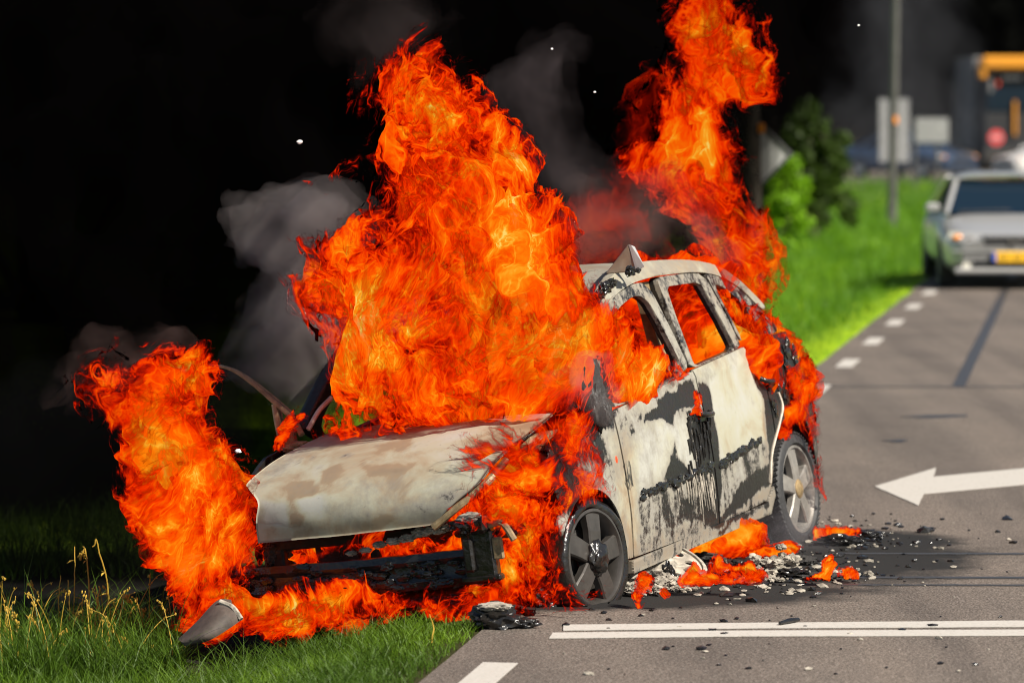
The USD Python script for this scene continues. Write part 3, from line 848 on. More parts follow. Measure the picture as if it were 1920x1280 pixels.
QFR = sm([(-.917, 1.092), (-.895, 1.25), (-.84, 1.46), (-.84, 1.487), (-1.0, 1.452), (-1.2, 1.366), (-1.36, 1.231), (-1.50, 1.11), (-1.2, 1.107)]).difference(QWIN)
RAIL = sm([(1.03, 1.033), (.88, 1.22), (.68, 1.372), (.36, 1.476), (.1, 1.514), (-.22, 1.524), (-.74, 1.503), (-1.0, 1.458), (-1.2, 1.372), (-1.36, 1.237), (-1.43, 1.25), (-1.26, 1.40), (-1.05, 1.508),
                (-.74, 1.572), (-.22, 1.607), (.1, 1.592), (.38, 1.545), (.72, 1.425), (.95, 1.245), (1.13, 1.035)])
for sd in (1, -1):
    fn = pput('front_wing', panel(FEN, sd, base=.30), CAR)
    fd = pput('front_door', panel(FD, sd, res=.025), CAR)
    pput('window_frame', panel(FFR, sd, .05, .02, -.004, .49), fd)
    rd = pput('rear_door', panel(RDR, sd, res=.025), CAR, 'rear door with a clean cream patch' if sd > 0 else None)
    pput('window_frame', panel(RFR, sd, .05, .02, -.004, .50), rd)
    pput('rear_quarter', panel(RQ, sd, base=.70), CAR, 'blackened rear quarter around the wheel' if sd > 0 else None)
    pput('quarter_window_frame', panel(QFR, sd, .05, .025, 0, .52), CAR)
    pput('roof_rail', panel(RAIL, sd, .07, .03, .006, .33), CAR)
    SILL = Polygon([(.90, .185), (.90, .245), (-.86, .278), (-.95, .35), (-.97, .30), (-.9, .215)])
    pput('sill', panel(SILL, sd, .12, .03, .004, .46), CAR)
    # pillars behind the door frames
    put('centre_pillar', hull([(-.13, sd * .775, .3), (-.24, sd * .775, .3), (-.13, sd * .70, .3), (-.24, sd * .70, .3), (-.13, sd * .60, 1.5), (-.23, sd * .60, 1.5), (-.13, sd * .55, 1.5), (-.23, sd * .55, 1.5)]), 'scorched_steel', CAR)
    for xc, rr_, nm in ((1.315, .40, 'front_wheel_liner'), (-1.315, .41, 'rear_wheel_liner')):
        a = np.linspace(.55 if xc > 0 else -.1, math.pi + .1, 20)
        P = np.array([[[xc + (rr_ - .012) * math.cos(t_), sd * y_, .30 + (rr_ - .012) * math.sin(t_)] for y_ in (.45, .60, .775)] for t_ in a])
        put(nm, grid(P, thick=.01), 'soot_black', CAR)
# handles, moulding, indicator
hz = LP(1308, 778, 1, .83)
put('handle', cat_(tube(spline([hz + [.03, .0, .02], hz + [.0, .035, .0], hz + [-.12, .03, -.01], hz + [-.15, .0, 0]], 12), .014, 8), bx(.15, .02, .05, hz + [-.06, -.01, -.02], .008)), 'tar_black', fd.replace('front_door_001', 'front_door'))
hz = LP(1432, 715, 1, .83)
put('handle', tube(spline([hz + [.02, -.01, .02], hz + [.0, .02, .0], hz + [-.10, .02, -.01], hz + [-.12, -.02, 0]], 12), .013, 8), 'tar_black', rd.replace('rear_door_001', 'rear_door'))
for (a, b), par in ((((1202, 928), (1335, 872)), fd.replace('front_door_001', 'front_door')), (((1352, 868), (1425, 822)), rd.replace('rear_door_001', 'rear_door'))):
    p, q = LP(*a, 1, .828), LP(*b, 1, .828)
    c = spline([p, (p + q) / 2 + [0, .004, 0], q], 44)
    m = cat_(*[lump(c_ + rr0.normal(0, [.004, .001, .008]), rr0.uniform(.010, .024), 700 + i_, (1.6, .35, .8), .8, 2) for i_, c_ in enumerate(c) if rr0.uniform() < .85])
    put('melted_moulding', m, 'tar_black', par)
# drips of melted plastic down the doors
dm = []
for k in range(26):
    px = rr.uniform(1262, 1338); py = rr.uniform(880, 905)
    p = LP(px, py, 1, .829); L_ = rr.uniform(.06, .22)
    c = spline([p, p + [rr.uniform(-.005, .005), .002, -L_ / 2], p + [rr.uniform(-.008, .008), 0, -L_]], 10)
    dm.append(tube(c, np.linspace(.005, .0022, 10), 6))
put('pale_drips', cat_(*dm), 'ash', fd.replace('front_door_001', 'front_door'), kind='stuff', label='pale streaks of melted plastic run down the door')
dm = []
for k in range(34):
    px = rr.uniform(1290, 1330); py = rr.uniform(765, 870)
    p = LP(px, py, 1, .83); L_ = rr.uniform(.03, .12)
    c = spline([p, p + [rr.uniform(-.006, .006), .003, -L_ / 2], p + [rr.uniform(-.012, .012), 0, -L_]], 8)
    dm.append(tube(c, np.linspace(.009, .003, 8), 6))
put('black_drips', cat_(*dm), 'tar_black', fd.replace('front_door_001', 'front_door'), kind='stuff', label='black molten drips beneath the door handle')
plain('red_lens', (0.55, 0.05, 0.01), 0.3)
q = LP(1153, 862, 1, .815)
s_ = trimesh.creation.icosphere(2, .02); s_.apply_scale([1.0, .6, 1.3]); s_.apply_translation(q)
put('side_indicator', s_, 'red_lens', CAR)

# roof, torn flap
P = []
for x in np.linspace(.78, -1.28, 40):
    zr = np.interp(-x, [-.95, -.72, -.38, -.1, .22, .74, 1.05, 1.25, 1.42], [1.235, 1.42, 1.54, 1.587, 1.604, 1.567, 1.503, 1.395, 1.245])
    yr = yfun(np.array(0.0), np.array(zr)) - .015
    P.append([[x, y_ * yr, zr - .006 + .035 * (1 - y_**2) + .012 * (meshkit.fbm(np.array([x * 4, y_ * 3, 1.0]), 3) - .5)] for y_ in np.linspace(-1, 1, 26)])
P = np.array(P)
rm = grid(P, grid(P).face_normals[:, 2].mean() < 0, .015)
k = 40 * 26
v = rm.vertices
so = np.r_[.22 + .35 * np.clip(v[:k, 1] / .6, 0, 1) ** 4, np.full(len(v) - k, .95)]
put('roof_panel', rm, 'burnt_paint', CAR, smooth=True, attrs={'soot': so, 'tone': np.full(len(v), .42)})


def wl(px, py, y):
    return WL(AT(px, py, y))


fl = [wl(1138, 512, 18.45), wl(1160, 486, 18.42), wl(1178, 461, 18.40), wl(1194, 506, 18.38), wl(1165, 508, 18.42)]
n0 = np.array([0, .0, .006])
m = hull([p + o for p in (fl[0], fl[2], fl[3]) for o in (n0, -n0, np.array([.008, 0, 0]))])
m2 = hull([p + o for p in (wl(1179, 460, 18.39), wl(1186, 463, 18.41), wl(1204, 500, 18.36), wl(1192, 507, 18.37)) for o in (n0, -n0, np.array([.0, .012, 0]))])
v_, f_ = trimesh.remesh.subdivide_to_size(m.vertices, m.faces, .03)
fp = put('torn_roof_flap', trimesh.Trimesh(v_, f_, process=False), 'burnt_paint', CAR, smooth=False, label='torn triangle of sheet metal standing up from the roof', attrs={'soot': np.full(len(v_), .2), 'tone': np.full(len(v_), .4)})
put('bent_edge', m2, 'sign_white', fp, smooth=False)


put('charred_trim', cat_(*[lump(wl(px, py, y_), r_, 40 + k, (1.5, .7, .8), .7) for k, (px, py, y_, r_) in enumerate([(1135, 540, 17.95, .035), (1124, 552, 17.9, .03), (1146, 530, 18.0, .028), (1182, 508, 18.3, .03), (1196, 507, 18.35, .016)])]), 'tar_black', CAR, label='charred trim along the roof edge')
put('charred_pillar_foot', cat_(*[lump(wl(px, py, y_), r_, 60 + k, (1, .6, 1.7), .5) for k, (px, py, y_, r_) in enumerate([(1108, 690, 17.55, .055), (1112, 735, 17.5, .075), (1122, 765, 17.45, .06), (1100, 770, 17.5, .06), (1140, 775, 17.4, .03)])]), 'soot_black', CAR, label='charred foot of the windscreen pillar')

# bonnet: a loose, buckled plate
rows = [((1.93, -.60, .600), (1.955, .325, .606)), ((1.945, -.588, .70), (1.955, .44, .690)), ((1.925, -.575, .785), (1.90, .545, .765)), ((1.84, -.66, .845), (1.80, .60, .850)), ((1.75, -.71, .872), (1.70, .635, .895)),
        ((1.55, -.67, .942), (1.52, .665, .945)), ((1.33, -.63, .985), (1.33, .66, .980)), ((1.20, -.62, 1.0), (1.2, .65, .998)), ((1.04, -.62, 1.01), (1.05, .64, 1.012))]
A_, B_ = np.array([r_[0] for r_ in rows]), np.array([r_[1] for r_ in rows])
A_, B_ = spline(A_, 70), spline(B_, 70)
U = np.linspace(0, 1, 80)
P = A_[:, None] * (1 - U)[None, :, None] + B_[:, None] * U[None, :, None]
bow = np.sin(np.pi * U)[None, :]
vv = np.linspace(0, 1, 70)[:, None]
P[..., 0] += .05 * bow * (1 - vv) + .012 * (meshkit.fbm(P * 5, 3, 6) - .5)
P[..., 2] += .018 * bow * np.clip(vv * 3 - 1, 0, 1) + .010 * (meshkit.fbm(P * 4 + 9, 3, 2) - .5)
hm = grid(P, grid(P).face_normals[:, 2].mean() < 0, .014)
k = 70 * 80
pv = hm.vertices
proj = LW(pv)
wob_ = [44 * (meshkit.fbm(pv * 8, 5, sd_) - .5) for sd_ in (51, 57)]
ppx, ppy = 960 + FPX * proj[:, 0] / proj[:, 1], HOR + FPX * (EYE - proj[:, 2]) / proj[:, 1]
ppx, ppy = ppx + wob_[0], ppy + wob_[1]


def hstain(specs, base):
    out = np.full(len(pv), float(base))
    for q, a, s in specs:
        g = Polygon([tuple(x_) for x_ in q]).buffer(0)
        d = np.where(shapely.contains_xy(g, ppx, ppy), 1, -1) * shapely.distance(g.boundary, shapely.points(ppx, ppy))
        out = out + (a - out) * np.clip(.5 + d / (2 * s), 0, 1)
    return out


# worn-off patches of the bonnet, set out on the plate itself
so = hstain([([(760, 925), (850, 905), (880, 915), (840, 985), (760, 975), (720, 950)], .42, 22), ([(640, 920), (760, 900), (760, 960), (650, 970)], .26, 25), ([(600, 945), (700, 925), (720, 975), (640, 985)], .22, 15),
             ([(470, 890), (560, 830), (575, 845), (500, 905)], .34, 12), ([(640, 855), (660, 850), (662, 858), (645, 862)], .6, 3), ([(583, 852), (592, 850), (594, 858), (584, 860)], .62, 3), ([(560, 860), (566, 858), (567, 865), (560, 866)], .6, 2)], .03)
to = hstain([([(545, 912), (590, 905), (592, 945), (575, 985), (560, 1005), (520, 1000), (540, 950)], .62, 5), ([(600, 890), (640, 878), (648, 890), (610, 902)], .60, 5), ([(685, 875), (775, 868), (760, 885), (690, 892)], .62, 5),
             ([(700, 828), (770, 824), (772, 845), (700, 852)], .5, 6), ([(495, 990), (830, 965), (826, 988), (494, 1016)], .50, 6), ([(495, 930), (540, 900), (555, 915), (500, 935)], .42, 6), ([(496, 945), (545, 945), (540, 985), (496, 990)], .05, 8), ([(560, 940), (610, 930), (610, 975), (570, 970)], .02, 8)], .33)
so[k:], to[k:] = .97, .8
put('bonnet', hm, 'burnt_paint', CAR, smooth=True, label='buckled bonnet of scorched bare metal with tan and white patches', attrs={'soot': so, 'tone': to})
put('bonnet_edge', tube(spline([B_[0] + [0, 0, -.01], B_[8] + [-.02, .01, -.015], B_[18] + [-.02, .015, -.02], B_[30] + [-.02, .01, -.03]], 24), .018, 8), 'scorched_steel', CAR)

# front structure: bumper beam, end bracket, radiator support, engine
pa, pb = WL(AT(452, 1094, 17.62)), WL(AT(925, 1054, 16.92))
cc = spline([pa, (pa * .75 + pb * .25) + [.06, 0, 0], (pa + pb) / 2 + [.08, 0, 0], (pa * .25 + pb * .75) + [.06, 0, 0], pb], 40)
prof = np.array([[-.02, -.085], [.03, -.085], [.04, -.05], [.022, -.02], [.022, .02], [.04, .045], [.03, .075], [-.02, .075]])
P = np.array([[[c[0] + a_, c[1], c[2] + b_ + .006 * (meshkit.noise(np.array([c[1] * 16, a_ * 30, b_ * 30])) - .5)] for a_, b_ in np.vstack([prof, prof[:1]])] for c in cc])
bm = grid(P)
bm = cat_(bm, hull(P[0]), hull(P[-1]))
BEAM = put('bumper_beam', bm, 'tar_black', CAR, smooth=30, label='charred glossy black bumper beam')
e = WL(AT(905, 1036, 16.9))
put('end_bracket', cat_(bx(.06, .16, .22, e + [.02, 0, .0], .012), bx(.09, .10, .08, e + [.03, .02, .13], .02), bx(.05, .20, .03, e + [.03, .0, -.11], .008), lump(e + [.03, -.05, .13], .06, 3, (1, 1.3, .7)), bx(.03, .05, .15, e + [.06, -.04, 0], .01), bx(.12, .12, .05, e + [-.06, .12, .08], .015)), 'tar_black', BEAM)
put('blistered_tar', cat_(*[lump(cc[rr.integers(2, 38)] + [.035, rr.normal(0, .01), rr.uniform(-.07, .07)], rr.uniform(.010, .026), 800 + k_, (.6, rr.uniform(1, 2.6), .8), .7, 2) for k_ in range(70)]), 'tar_black', BEAM, kind='stuff')
put('ash_crust', cat_(*[lump(e + [.0, -.14 - .075 * k_, .135 - .012 * k_ + .004 * (k_ % 3)], .034 - .0025 * k_, 70 + k_, (1, 1.6, .7), .6) for k_ in range(8)], lump(e + [.04, -.02, .165], .045, 91, (1, 1.4, .6))), 'ash', BEAM)
q = wl(522, 1045, 17.6)
put('left_bracket', cat_(bx(.08, .13, .15, q, .02), lump(q + [.03, .02, .04], .07, 12)), 'charcoal', BEAM)
q = wl(935, 1005, 17.0)
put('loose_stay', cat_(tube(spline([e + [.03, .05, .12], e + [.05, .14, .13], e + [.05, .19, .05]], 10), .016, 7), bx(.02, .05, .10, e + [.04, .10, .02], .006)), 'scorched_steel', BEAM)
put('radiator_support', cat_(bx(.05, 1.25, .05, (1.74, -.02, .56), .01), bx(.05, .06, .34, (1.74, -.6, .42), .01), bx(.05, 1.25, .05, (1.72, -.02, .24), .01), bx(.04, .05, .34, (1.74, -.1, .42), .01)), 'soot_black', CAR)
put('radiator', bx(.04, .8, .32, (1.66, -.05, .40), .01), 'charcoal', CAR)
put('engine', cat_(bx(.42, .55, .42, (1.35, .1, .55), .05), bx(.34, .4, .14, (1.35, .05, .80), .04), tube([(1.2, -.4, .6), (1.5, -.35, .72), (1.6, .1, .78)], .04, 10)), 'charcoal', CAR)
put('strut_tower', cat_(lump((1.3, .50, .72), .15, 2, (1, .8, 1)), bx(.36, .12, .2, (1.35, .62, .82), .03)), 'scorched_steel', CAR)
put('firewall', bx(.04, 1.36, .66, (1.02, 0, .62), .01), 'soot_black', CAR)
put('cowl', bx(.16, 1.34, .05, (1.06, 0, .955), .015), 'soot_black', CAR)
put('floor_pan', cat_(bx(2.9, 1.46, .06, (-.35, 0, .24), .02), bx(1.2, .9, .12, (1.3, 0, .22), .03)), 'soot_black', CAR)
put('dashboard', cat_(bx(.34, 1.3, .16, (.82, 0, .86), .05), lump((.75, .35, .9), .14, 8, (1, 1.2, .6))), 'charcoal', CAR)
wheel_c = np.array([.52, .37, .92])
g = np.linspace(0, 2 * np.pi, 30)
put('steering_wheel', cat_(tube(np.c_[wheel_c[0] + .06 * np.cos(g), wheel_c[1] + .18 * np.sin(g), wheel_c[2] + .17 * np.cos(g)], .012, 6), tube([wheel_c, wheel_c + [.25, 0, -.06]], .025, 8)), 'charcoal', CAR)
for sd in (1, -1):
    st_ = put('seat_frame', cat_(tube(spline([(.25, sd * .55, .45), (.1, sd * .55, .8), (-.02, sd * .5, 1.15), (-.02, sd * .24, 1.15), (.1, sd * .18, .8), (.25, sd * .18, .45)], 30), .016, 6), tube([(.25, sd * .36, .46), (.68, sd * .36, .5)], .16, 8, .25), bx(.03, .34, .5, (.07, sd * .36, .85), .01)), 'charcoal', CAR)
put('rear_seat_frame', cat_(bx(.06, 1.2, .5, (-.88, 0, .78), .02), bx(.4, 1.2, .08, (-.7, 0, .5), .02)), 'charcoal', CAR)
P = np.array([[[x_, y_ * w_, z_] for y_ in np.linspace(-1, 1, 20)] for x_, z_, w_ in ((-1.58, 1.10, .72), (-1.74, .98, .72), (-1.83, .82, .74), (-1.85, .62, .74), (-1.84, .45, .72))])
put('tailgate', grid(P, thick=.03), 'soot_black', CAR)
put('tailgate_frame', cat_(*[tube(spline([(-1.27, s_ * .58, 1.38), (-1.42, s_ * .62, 1.25), (-1.60, s_ * .66, 1.10)], 14), .03, 8) for s_ in (1, -1)], tube([(-1.27, .58, 1.38), (-1.27, -.58, 1.38)], .03, 8)), 'scorched_steel', CAR)
put('rear_bumper', tube(spline([(-1.74, .66, .46), (-1.83, .56, .46), (-1.9, .35, .46), (-1.92, 0, .46), (-1.9, -.4, .46), (-1.78, -.72, .46)], 36), .085, 10, 1.1), 'soot_black', CAR)
q = wl(1443, 612, 19.3)
fq = np.array([[-1.28, .70, 1.10], [-1.36, .71, 1.24], [-1.42, .69, 1.20], [-1.46, .68, 1.10]])
put('pillar_stub', hull(np.vstack([fq, fq - [0, .05, 0]])), 'ash', CAR, label='pale peeled metal at the rear pillar')
# black, peeling skin on the rear quarter
dm = []
for k in range(46):
    px, py = rr.uniform(1432, 1500), rr.uniform(650, 770)
    p = LP(px, py, 1, .805); p[1] = yfun(p[0], p[2]) + .006
    dm.append(lump(p, rr.uniform(.012, .034), 200 + k, (1, .35, rr.uniform(1, 2.4)), .8, 2))
put('peeling_skin', cat_(*dm), 'tar_black', CAR, kind='stuff', label='black blistered skin peeling off the rear quarter')
# fender crest line
c = spline([LP(1447, 905, 1, .83), LP(1447, 850, 1, .83), LP(1462, 790, 1, .83), LP(1468, 762, 1, .83), LP(1462, 735, 1, .83)], 24)
c[:, 1] = yfun(c[:, 0], c[:, 2]) + .004
put('arch_lip', tube(c, .008, 6), 'bare_steel', CAR)
# strip of the right wing that stands up
c1 = spline([wl(392, 684, 18.3), wl(432, 692, 18.25), wl(470, 716, 18.2), wl(508, 748, 18.15), wl(548, 784, 18.1), wl(566, 815, 18.05)], 40)
c2 = spline([wl(412, 684, 18.33), wl(446, 696, 18.28), wl(482, 720, 18.22), wl(516, 748, 18.17), wl(552, 780, 18.12)], 40)
c3 = spline([wl(515, 758, 18.15), wl(521, 795, 18.12), wl(529, 832, 18.1)], 20)
c4 = spline([wl(525, 770, 18.18), wl(531, 800, 18.14), wl(536, 834, 18.12)], 20)
sp = put('bent_frame', cat_(tube(c1, np.linspace(.006, .016, 40), 7), tube(c2, np.linspace(.004, .012, 40), 7)), 'scorched_steel', CAR, label='thin bent metal strips curving up and away from the right wing')
put('upright', cat_(tube(c3, .017, 8), tube(c4, .009, 8), bx(.05, .09, .10, wl(540, 828, 18.1), .01), lump(wl(556, 838, 18.0), .05, 5, (1, 1.6, .5))), 'scorched_steel', sp)
put('blown_strut', tube(spline([wl(578, 805, 18.0), wl(598, 770, 18.05), wl(622, 745, 18.1)], 10), .012, 6), 'bare_steel', CAR)


# wheels
def spoke_rim(r, w, nsp, wid0, wid1, rimmat, hubmat, parent, center, steer, hub='smooth', dark='soot_black', tyre=None, spin=0.0):
    T = np.eye(4)
    c, s = math.cos(steer), math.sin(steer)
    T[:3, :3] = [[c, -s, 0], [s, c, 0], [0, 0, 1]]
    T[:3, 3] = center
    A = lambda m: (m.apply_transform(T), m)[1]
    W = numbered(parent, 'wheel')
    UsdGeom.Xform.Define(stage, W)
    barrel = lathe([(r * .86, -w), (r, -w), (r, -w + .02), (r * .9, -w + .03), (r * .88, -.05), (r * .93, -.012), (r, -.006), (r * 1.02, .004), (r * .96, .006), (r * .90, -.012), (r * .84, -.05), (r * .84, -w + .02)], 64, 'y')
    sp = []
    for k in range(nsp):
        a = 2 * math.pi * k / nsp + spin
        ca, sa = math.cos(a), math.sin(a)
        pr = []
        for rad, ww, y0, y1 in ((.02, wid0, -.035, .006), (r * .55, (wid0 + wid1) / 2 * .96, -.035, .004), (r * .97, wid1, -.055, -.006)):
            for t_ in (-1, 1):
                for y_, q_ in ((y1, .86), (y1 - .008, 1.0), (y0, 1.0)):
                    u = t_ * ww / 2 * q_
                    pr.append((rad * ca - u * sa, y_, rad * sa + u * ca))
        pr = np.array(pr)
        sp += [hull(pr[:12]), hull(pr[6:])]
    put('rim', A(cat_(barrel, *sp)), rimmat, W, smooth=25)
    put('brake_disc', A(lathe([(0, -.09), (r * .62, -.09), (r * .62, -.075), (r * .25, -.072), (r * .22, -.05), (0, -.05)], 40, 'y')), 'charcoal', W)
    put('wheel_back', A(lathe([(0, -w + .005), (r * .9, -w + .005), (r * .9, -w + .015), (0, -w + .015)], 40, 'y')), dark, W)
    if hub == 'smooth':
        put('hub_cap', A(lathe([(0, .022), (.03, .020), (.048, .010), (.054, -.004), (.054, -.03), (0, -.03)], 36, 'y')), hubmat, W)
    else:
        h_ = lump((0, .012, 0), .066, 17, (1, .55, 1.25), .35, 3, 2.5)
        put('hub_cap', A(h_), hubmat, W, label='melted hub cap')
    if tyre:
        R_, tw = tyre
        put('tyre', A(lathe([(r * .96, -w * .98), (R_ * .80, -w * 1.1), (R_ * .97, -w * 1.04), (R_, -w * .85), (R_, -w * .25), (R_ * .97, -.0), (R_ * .90, .012), (R_ * .80, .016), (r * 1.04, .006), (r * .99, -.006), (r * .96, -w * .98)], 72, 'y')), 'rubber', W, smooth=50)
        tb = []
        for k in range(64):
            a = 2 * math.pi * k / 64
            for yy, ll in ((-w * .08, .045), (-w * .36, .040), (-w * .64, .04), (-w * .92, .045)):
                b_ = bx(.019, ll, .014, (0, yy, 0), .003)
                b_.apply_transform(trimesh.transformations.rotation_matrix(.35, [0, 0, 1]))
                b_.apply_translation([0, 0, R_ - (.001 if abs(yy + w / 2) < w * .3 else .006)])
                b_.apply_transform(trimesh.transformations.rotation_matrix(a, [0, 1, 0]))
                tb.append(b_)
        put('tread_blocks', A(cat_(*tb)), 'rubber', W, smooth=False, kind='stuff', label='tread blocks around the tyre')
    return W


plain('alloy_worn', (0.20, 0.185, 0.165), 0.45, metal=0.35, noise=0.35, scale=12, bump=0.1)
plain('bronze_hub', (0.30, 0.21, 0.10), 0.4, metal=0.5, noise=0.5, scale=30, bump=0.3)
hub_f, hub_r = LP(1117, 1045, 1, .80), LP(1496, 916, 1, .80)
stage.GetPrimAtPath(spoke_rim(.222, .17, 5, .085, .11, 'dark_rim', 'tar_black', CAR, hub_f, -.17, 'melt', spin=.5)).SetCustomDataByKey('label', 'burnt front wheel whose tyre is gone')
tr = lathe([(.215, -.16), (.270, -.15), (.284, -.08), (.274, -.005), (.250, .012), (.226, .004), (.215, -.16)], 60, 'y')
tr.vertices *= 1 + .10 * (meshkit.fbm(tr.vertices * 9, 3, 4)[:, None] - .5) * [1, .6, 1]
T = np.eye(4); T[:3, :3] = [[math.cos(-.17), -math.sin(-.17), 0], [math.sin(-.17), math.cos(-.17), 0], [0, 0, 1]]; T[:3, 3] = hub_f
tr.apply_transform(T)
put('burnt_tyre', tr, 'tar_black', CAR + '/wheel', smooth=50)
stage.GetPrimAtPath(spoke_rim(.225, .19, 5, .075, .105, 'alloy_worn', 'bronze_hub', CAR, hub_r, 0.0, tyre=(.302, .19), spin=.32)).SetCustomDataByKey('label', 'rear wheel with its tyre still on and a five spoke alloy rim')
for xc in (1.315, -1.315):
    spoke_rim(.222, .17, 5, .085, .11, 'dark_rim', 'tar_black', CAR, (xc, -.79, .24), math.pi)
# ------------------------------------------------------------------ other vehicles
def car_body(T, paint, Lc=4.6, Wc=1.78, Hc=1.40, hood=1.15, full=False):
    """A saloon car, its nose towards -y at y = 0, x to its own left as seen from the front right of the picture."""
    w = Wc / 2
    ys = [0, .06, .22, .6, hood, hood + 1.0, Lc - 1.0, Lc - .3, Lc]
    zt = [.60, .67, .715, .80, .905, .94, .96, .93, .80]
    hw = [.72, .80, .90, .975, 1.0, 1.0, 1.0, .95, .82]
    zb = [.30, .22, .19, .18, .18, .18, .18, .22, .34]
    yy = np.linspace(0, Lc, 60)
    top, half, bot = (np.interp(yy, ys, q) for q in (zt, hw, zb))
    a = np.linspace(0, 2 * np.pi, 49)[:-1]
    ca, sa = np.cos(a), np.sin(a)
    e = .42
    P = []
    for y_, t_, h_, b_ in zip(yy, top, half, bot):
        x_ = np.sign(ca) * np.abs(ca) ** e * w * h_
        z_ = (t_ + b_) / 2 + np.sign(sa) * np.abs(sa) ** .5 * (t_ - b_) / 2
        x_ = x_ * (1 - .05 * np.clip((z_ - .65) / .3, 0, 1))
        row = np.stack([x_, np.full(48, y_), z_], 1)
        P.append(np.vstack([row, row[:1]]))
    m = cat_(grid(np.array(P)), hull(P[0]), hull(P[-1]))
    put('body', m, paint, T, smooth=40)
    # greenhouse
    c0, c1, r0, r1 = hood - .05, hood + .72, Lc - 1.75, Lc - .75
    zr = Hc
    gw0, gw1 = w * .86, w * .66
    G8 = [(-gw0, c0, .90), (gw0, c0, .90), (gw0, r1, .93), (-gw0, r1, .93), (-gw1, c1, zr - .09), (gw1, c1, zr - .09), (gw1, r0, zr - .08), (-gw1, r0, zr - .08)]
    put('cabin_glass', hull(G8), 'car_glass', T, smooth=False)
    P = np.array([[[gw1 * 1.04 * s_, y_, zr - .085 + .085 * (1 - s_**4) * math.sin(math.pi * (.18 + .64 * (y_ - c1 + .06) / (r0 - c1 + .12))) ** .5] for s_ in np.linspace(-1, 1, 17)] for y_ in np.linspace(c1 - .06, r0 + .06, 14)])
    rf = grid(P, thick=-.03) if False else grid(P, thick=.03)
    put('roof', rf, paint, T, smooth=50)
    for s_ in (-1, 1):
        put('windscreen_pillar', tube([(s_ * gw0, c0 - .01, .88), (s_ * gw1, c1 - .01, zr - .085)], .036, 8), paint, T)
        put('door_pillar', tube([(s_ * gw0 * 1.005, c1 + .72, .90), (s_ * gw1 * 1.01, c1 + .70, zr - .09)], .03, 8), 'black_plastic', T)
        put('rear_pillar', tube([(s_ * gw0, r1, .90), (s_ * gw1, r0, zr - .085)], .06, 8), paint, T)
        put('mirror', cat_(bx(.19, .10, .125, (s_ * (w + .02), c0 + .38, .955), .035), tube([(s_ * (w - .1), c0 + .36, .90), (s_ * (w - .02), c0 + .38, .93)], .02, 6)), paint, T)
    for s_ in (-1, 1):
        for y_ in (.82, Lc - .95):
            W = numbered(T, 'wheel')
            UsdGeom.Xform.Define(stage, W)
            put('tyre', lathe([(.20, -.1), (.29, -.10), (.315, -.07), (.315, .07), (.29, .10), (.20, .1)], 36, 'x', (s_ * (w - .10), y_, .315)), 'rubber', W)
            put('rim', lathe([(0, -.09), (.21, -.09), (.21, .09), (.16, .07), (0, .07)] if s_ > 0 else [(0, -.07), (.16, -.07), (.21, -.09), (.21, .09), (0, .09)], 30, 'x', (s_ * (w - .10), y_, .315)), 'alloy', W)
    for s_ in (-1, 1):
        hl = hull([(s_ * .74 * w / .9, .135, .52), (s_ * .46 * w / .9, .03, .50), (s_ * .42 * w / .9, .045, .60), (s_ * .50 * w / .9, .13, .685), (s_ * .80 * w / .9, .30, .70), (s_ * .83 * w / .9, .26, .56),
                   (s_ * .6, .35, .6)])
        H = put('headlight', hl, 'lamp_glass', T, smooth=30)
        put('indicator', lump((s_ * .70 * w / .9, .13, .63), .055, 4, (1.2, .7, .7), .1), 'amber_lens', H)
        put('reflector_bowl', lathe([(0, 0), (.045, -.01), (.058, -.03), (.05, -.03), (0, -.012)], 24, 'y', (s_ * .56 * w / .9, .055, .585)), 'chrome', H)
    put('grille', bx(.76, .05, .12, (0, .022, .585), .02), 'black_plastic', T)
    put('grille_bar', bx(.80, .05, .028, (0, .008, .655), .01), 'chrome', T)
    put('lower_grille', bx(1.0, .05, .10, (0, .012, .325), .02), 'black_plastic', T)
    put('bumper_lip', bx(1.46, .10, .07, (0, .03, .235), .025), paint, T)


def seat_row(T, y, z):
    pass


plain('plate_ink', (0.30, 0.16, 0.01), 0.5)
xc, yc = 6.10, 45.6
T = thing('parked_car', 'silver saloon car with a yellow number plate, stopped in the far lane facing us', 'car', xf((xc, yc, .004), -.045))
car_body(T, 'silver_paint', Wc=1.74, Hc=1.37)
P_ = put('number_plate', bx(.53, .02, .125, (0, -.035, .405), .005), 'plate_yellow', T)
put('plate_characters', cat_(*[bx(.046, .004, .078, (-.17 + .072 * k_ + .022 * (k_ // 2), -.046, .405), .001) for k_ in range(6)]), 'plate_ink', P_, smooth=False)
put('country_strip', bx(.045, .006, .115, (-.242, -.047, .405), .002), 'plate_blue', P_)
put('emblem_bar', lathe([(.045, -.008), (.06, -.008), (.06, .008), (.045, .008), (.045, -.008)], 24, 'y', (0, -.02, .60)), 'chrome', T)
put('bumper_strip', bx(1.5, .05, .02, (0, .0, .475), .006), 'silver_paint', T)
for s_ in (-1, 1):
    put('fog_lamp', lathe([(0, -.012), (.05, -.01), (.06, .01), (0, .02)], 20, 'y', (s_ * .58, .01, .285)), 'lamp_glass', T)
    put('fog_recess', bx(.24, .03, .075, (s_ * .60, .022, .285), .02), 'black_plastic', T)
wp = spline([(-.6, 1.02, .925), (-.2, 1.04, .94), (.05, 1.06, .945)], 10)
put('wiper', tube(wp, .01, 5), 'black_plastic', T)

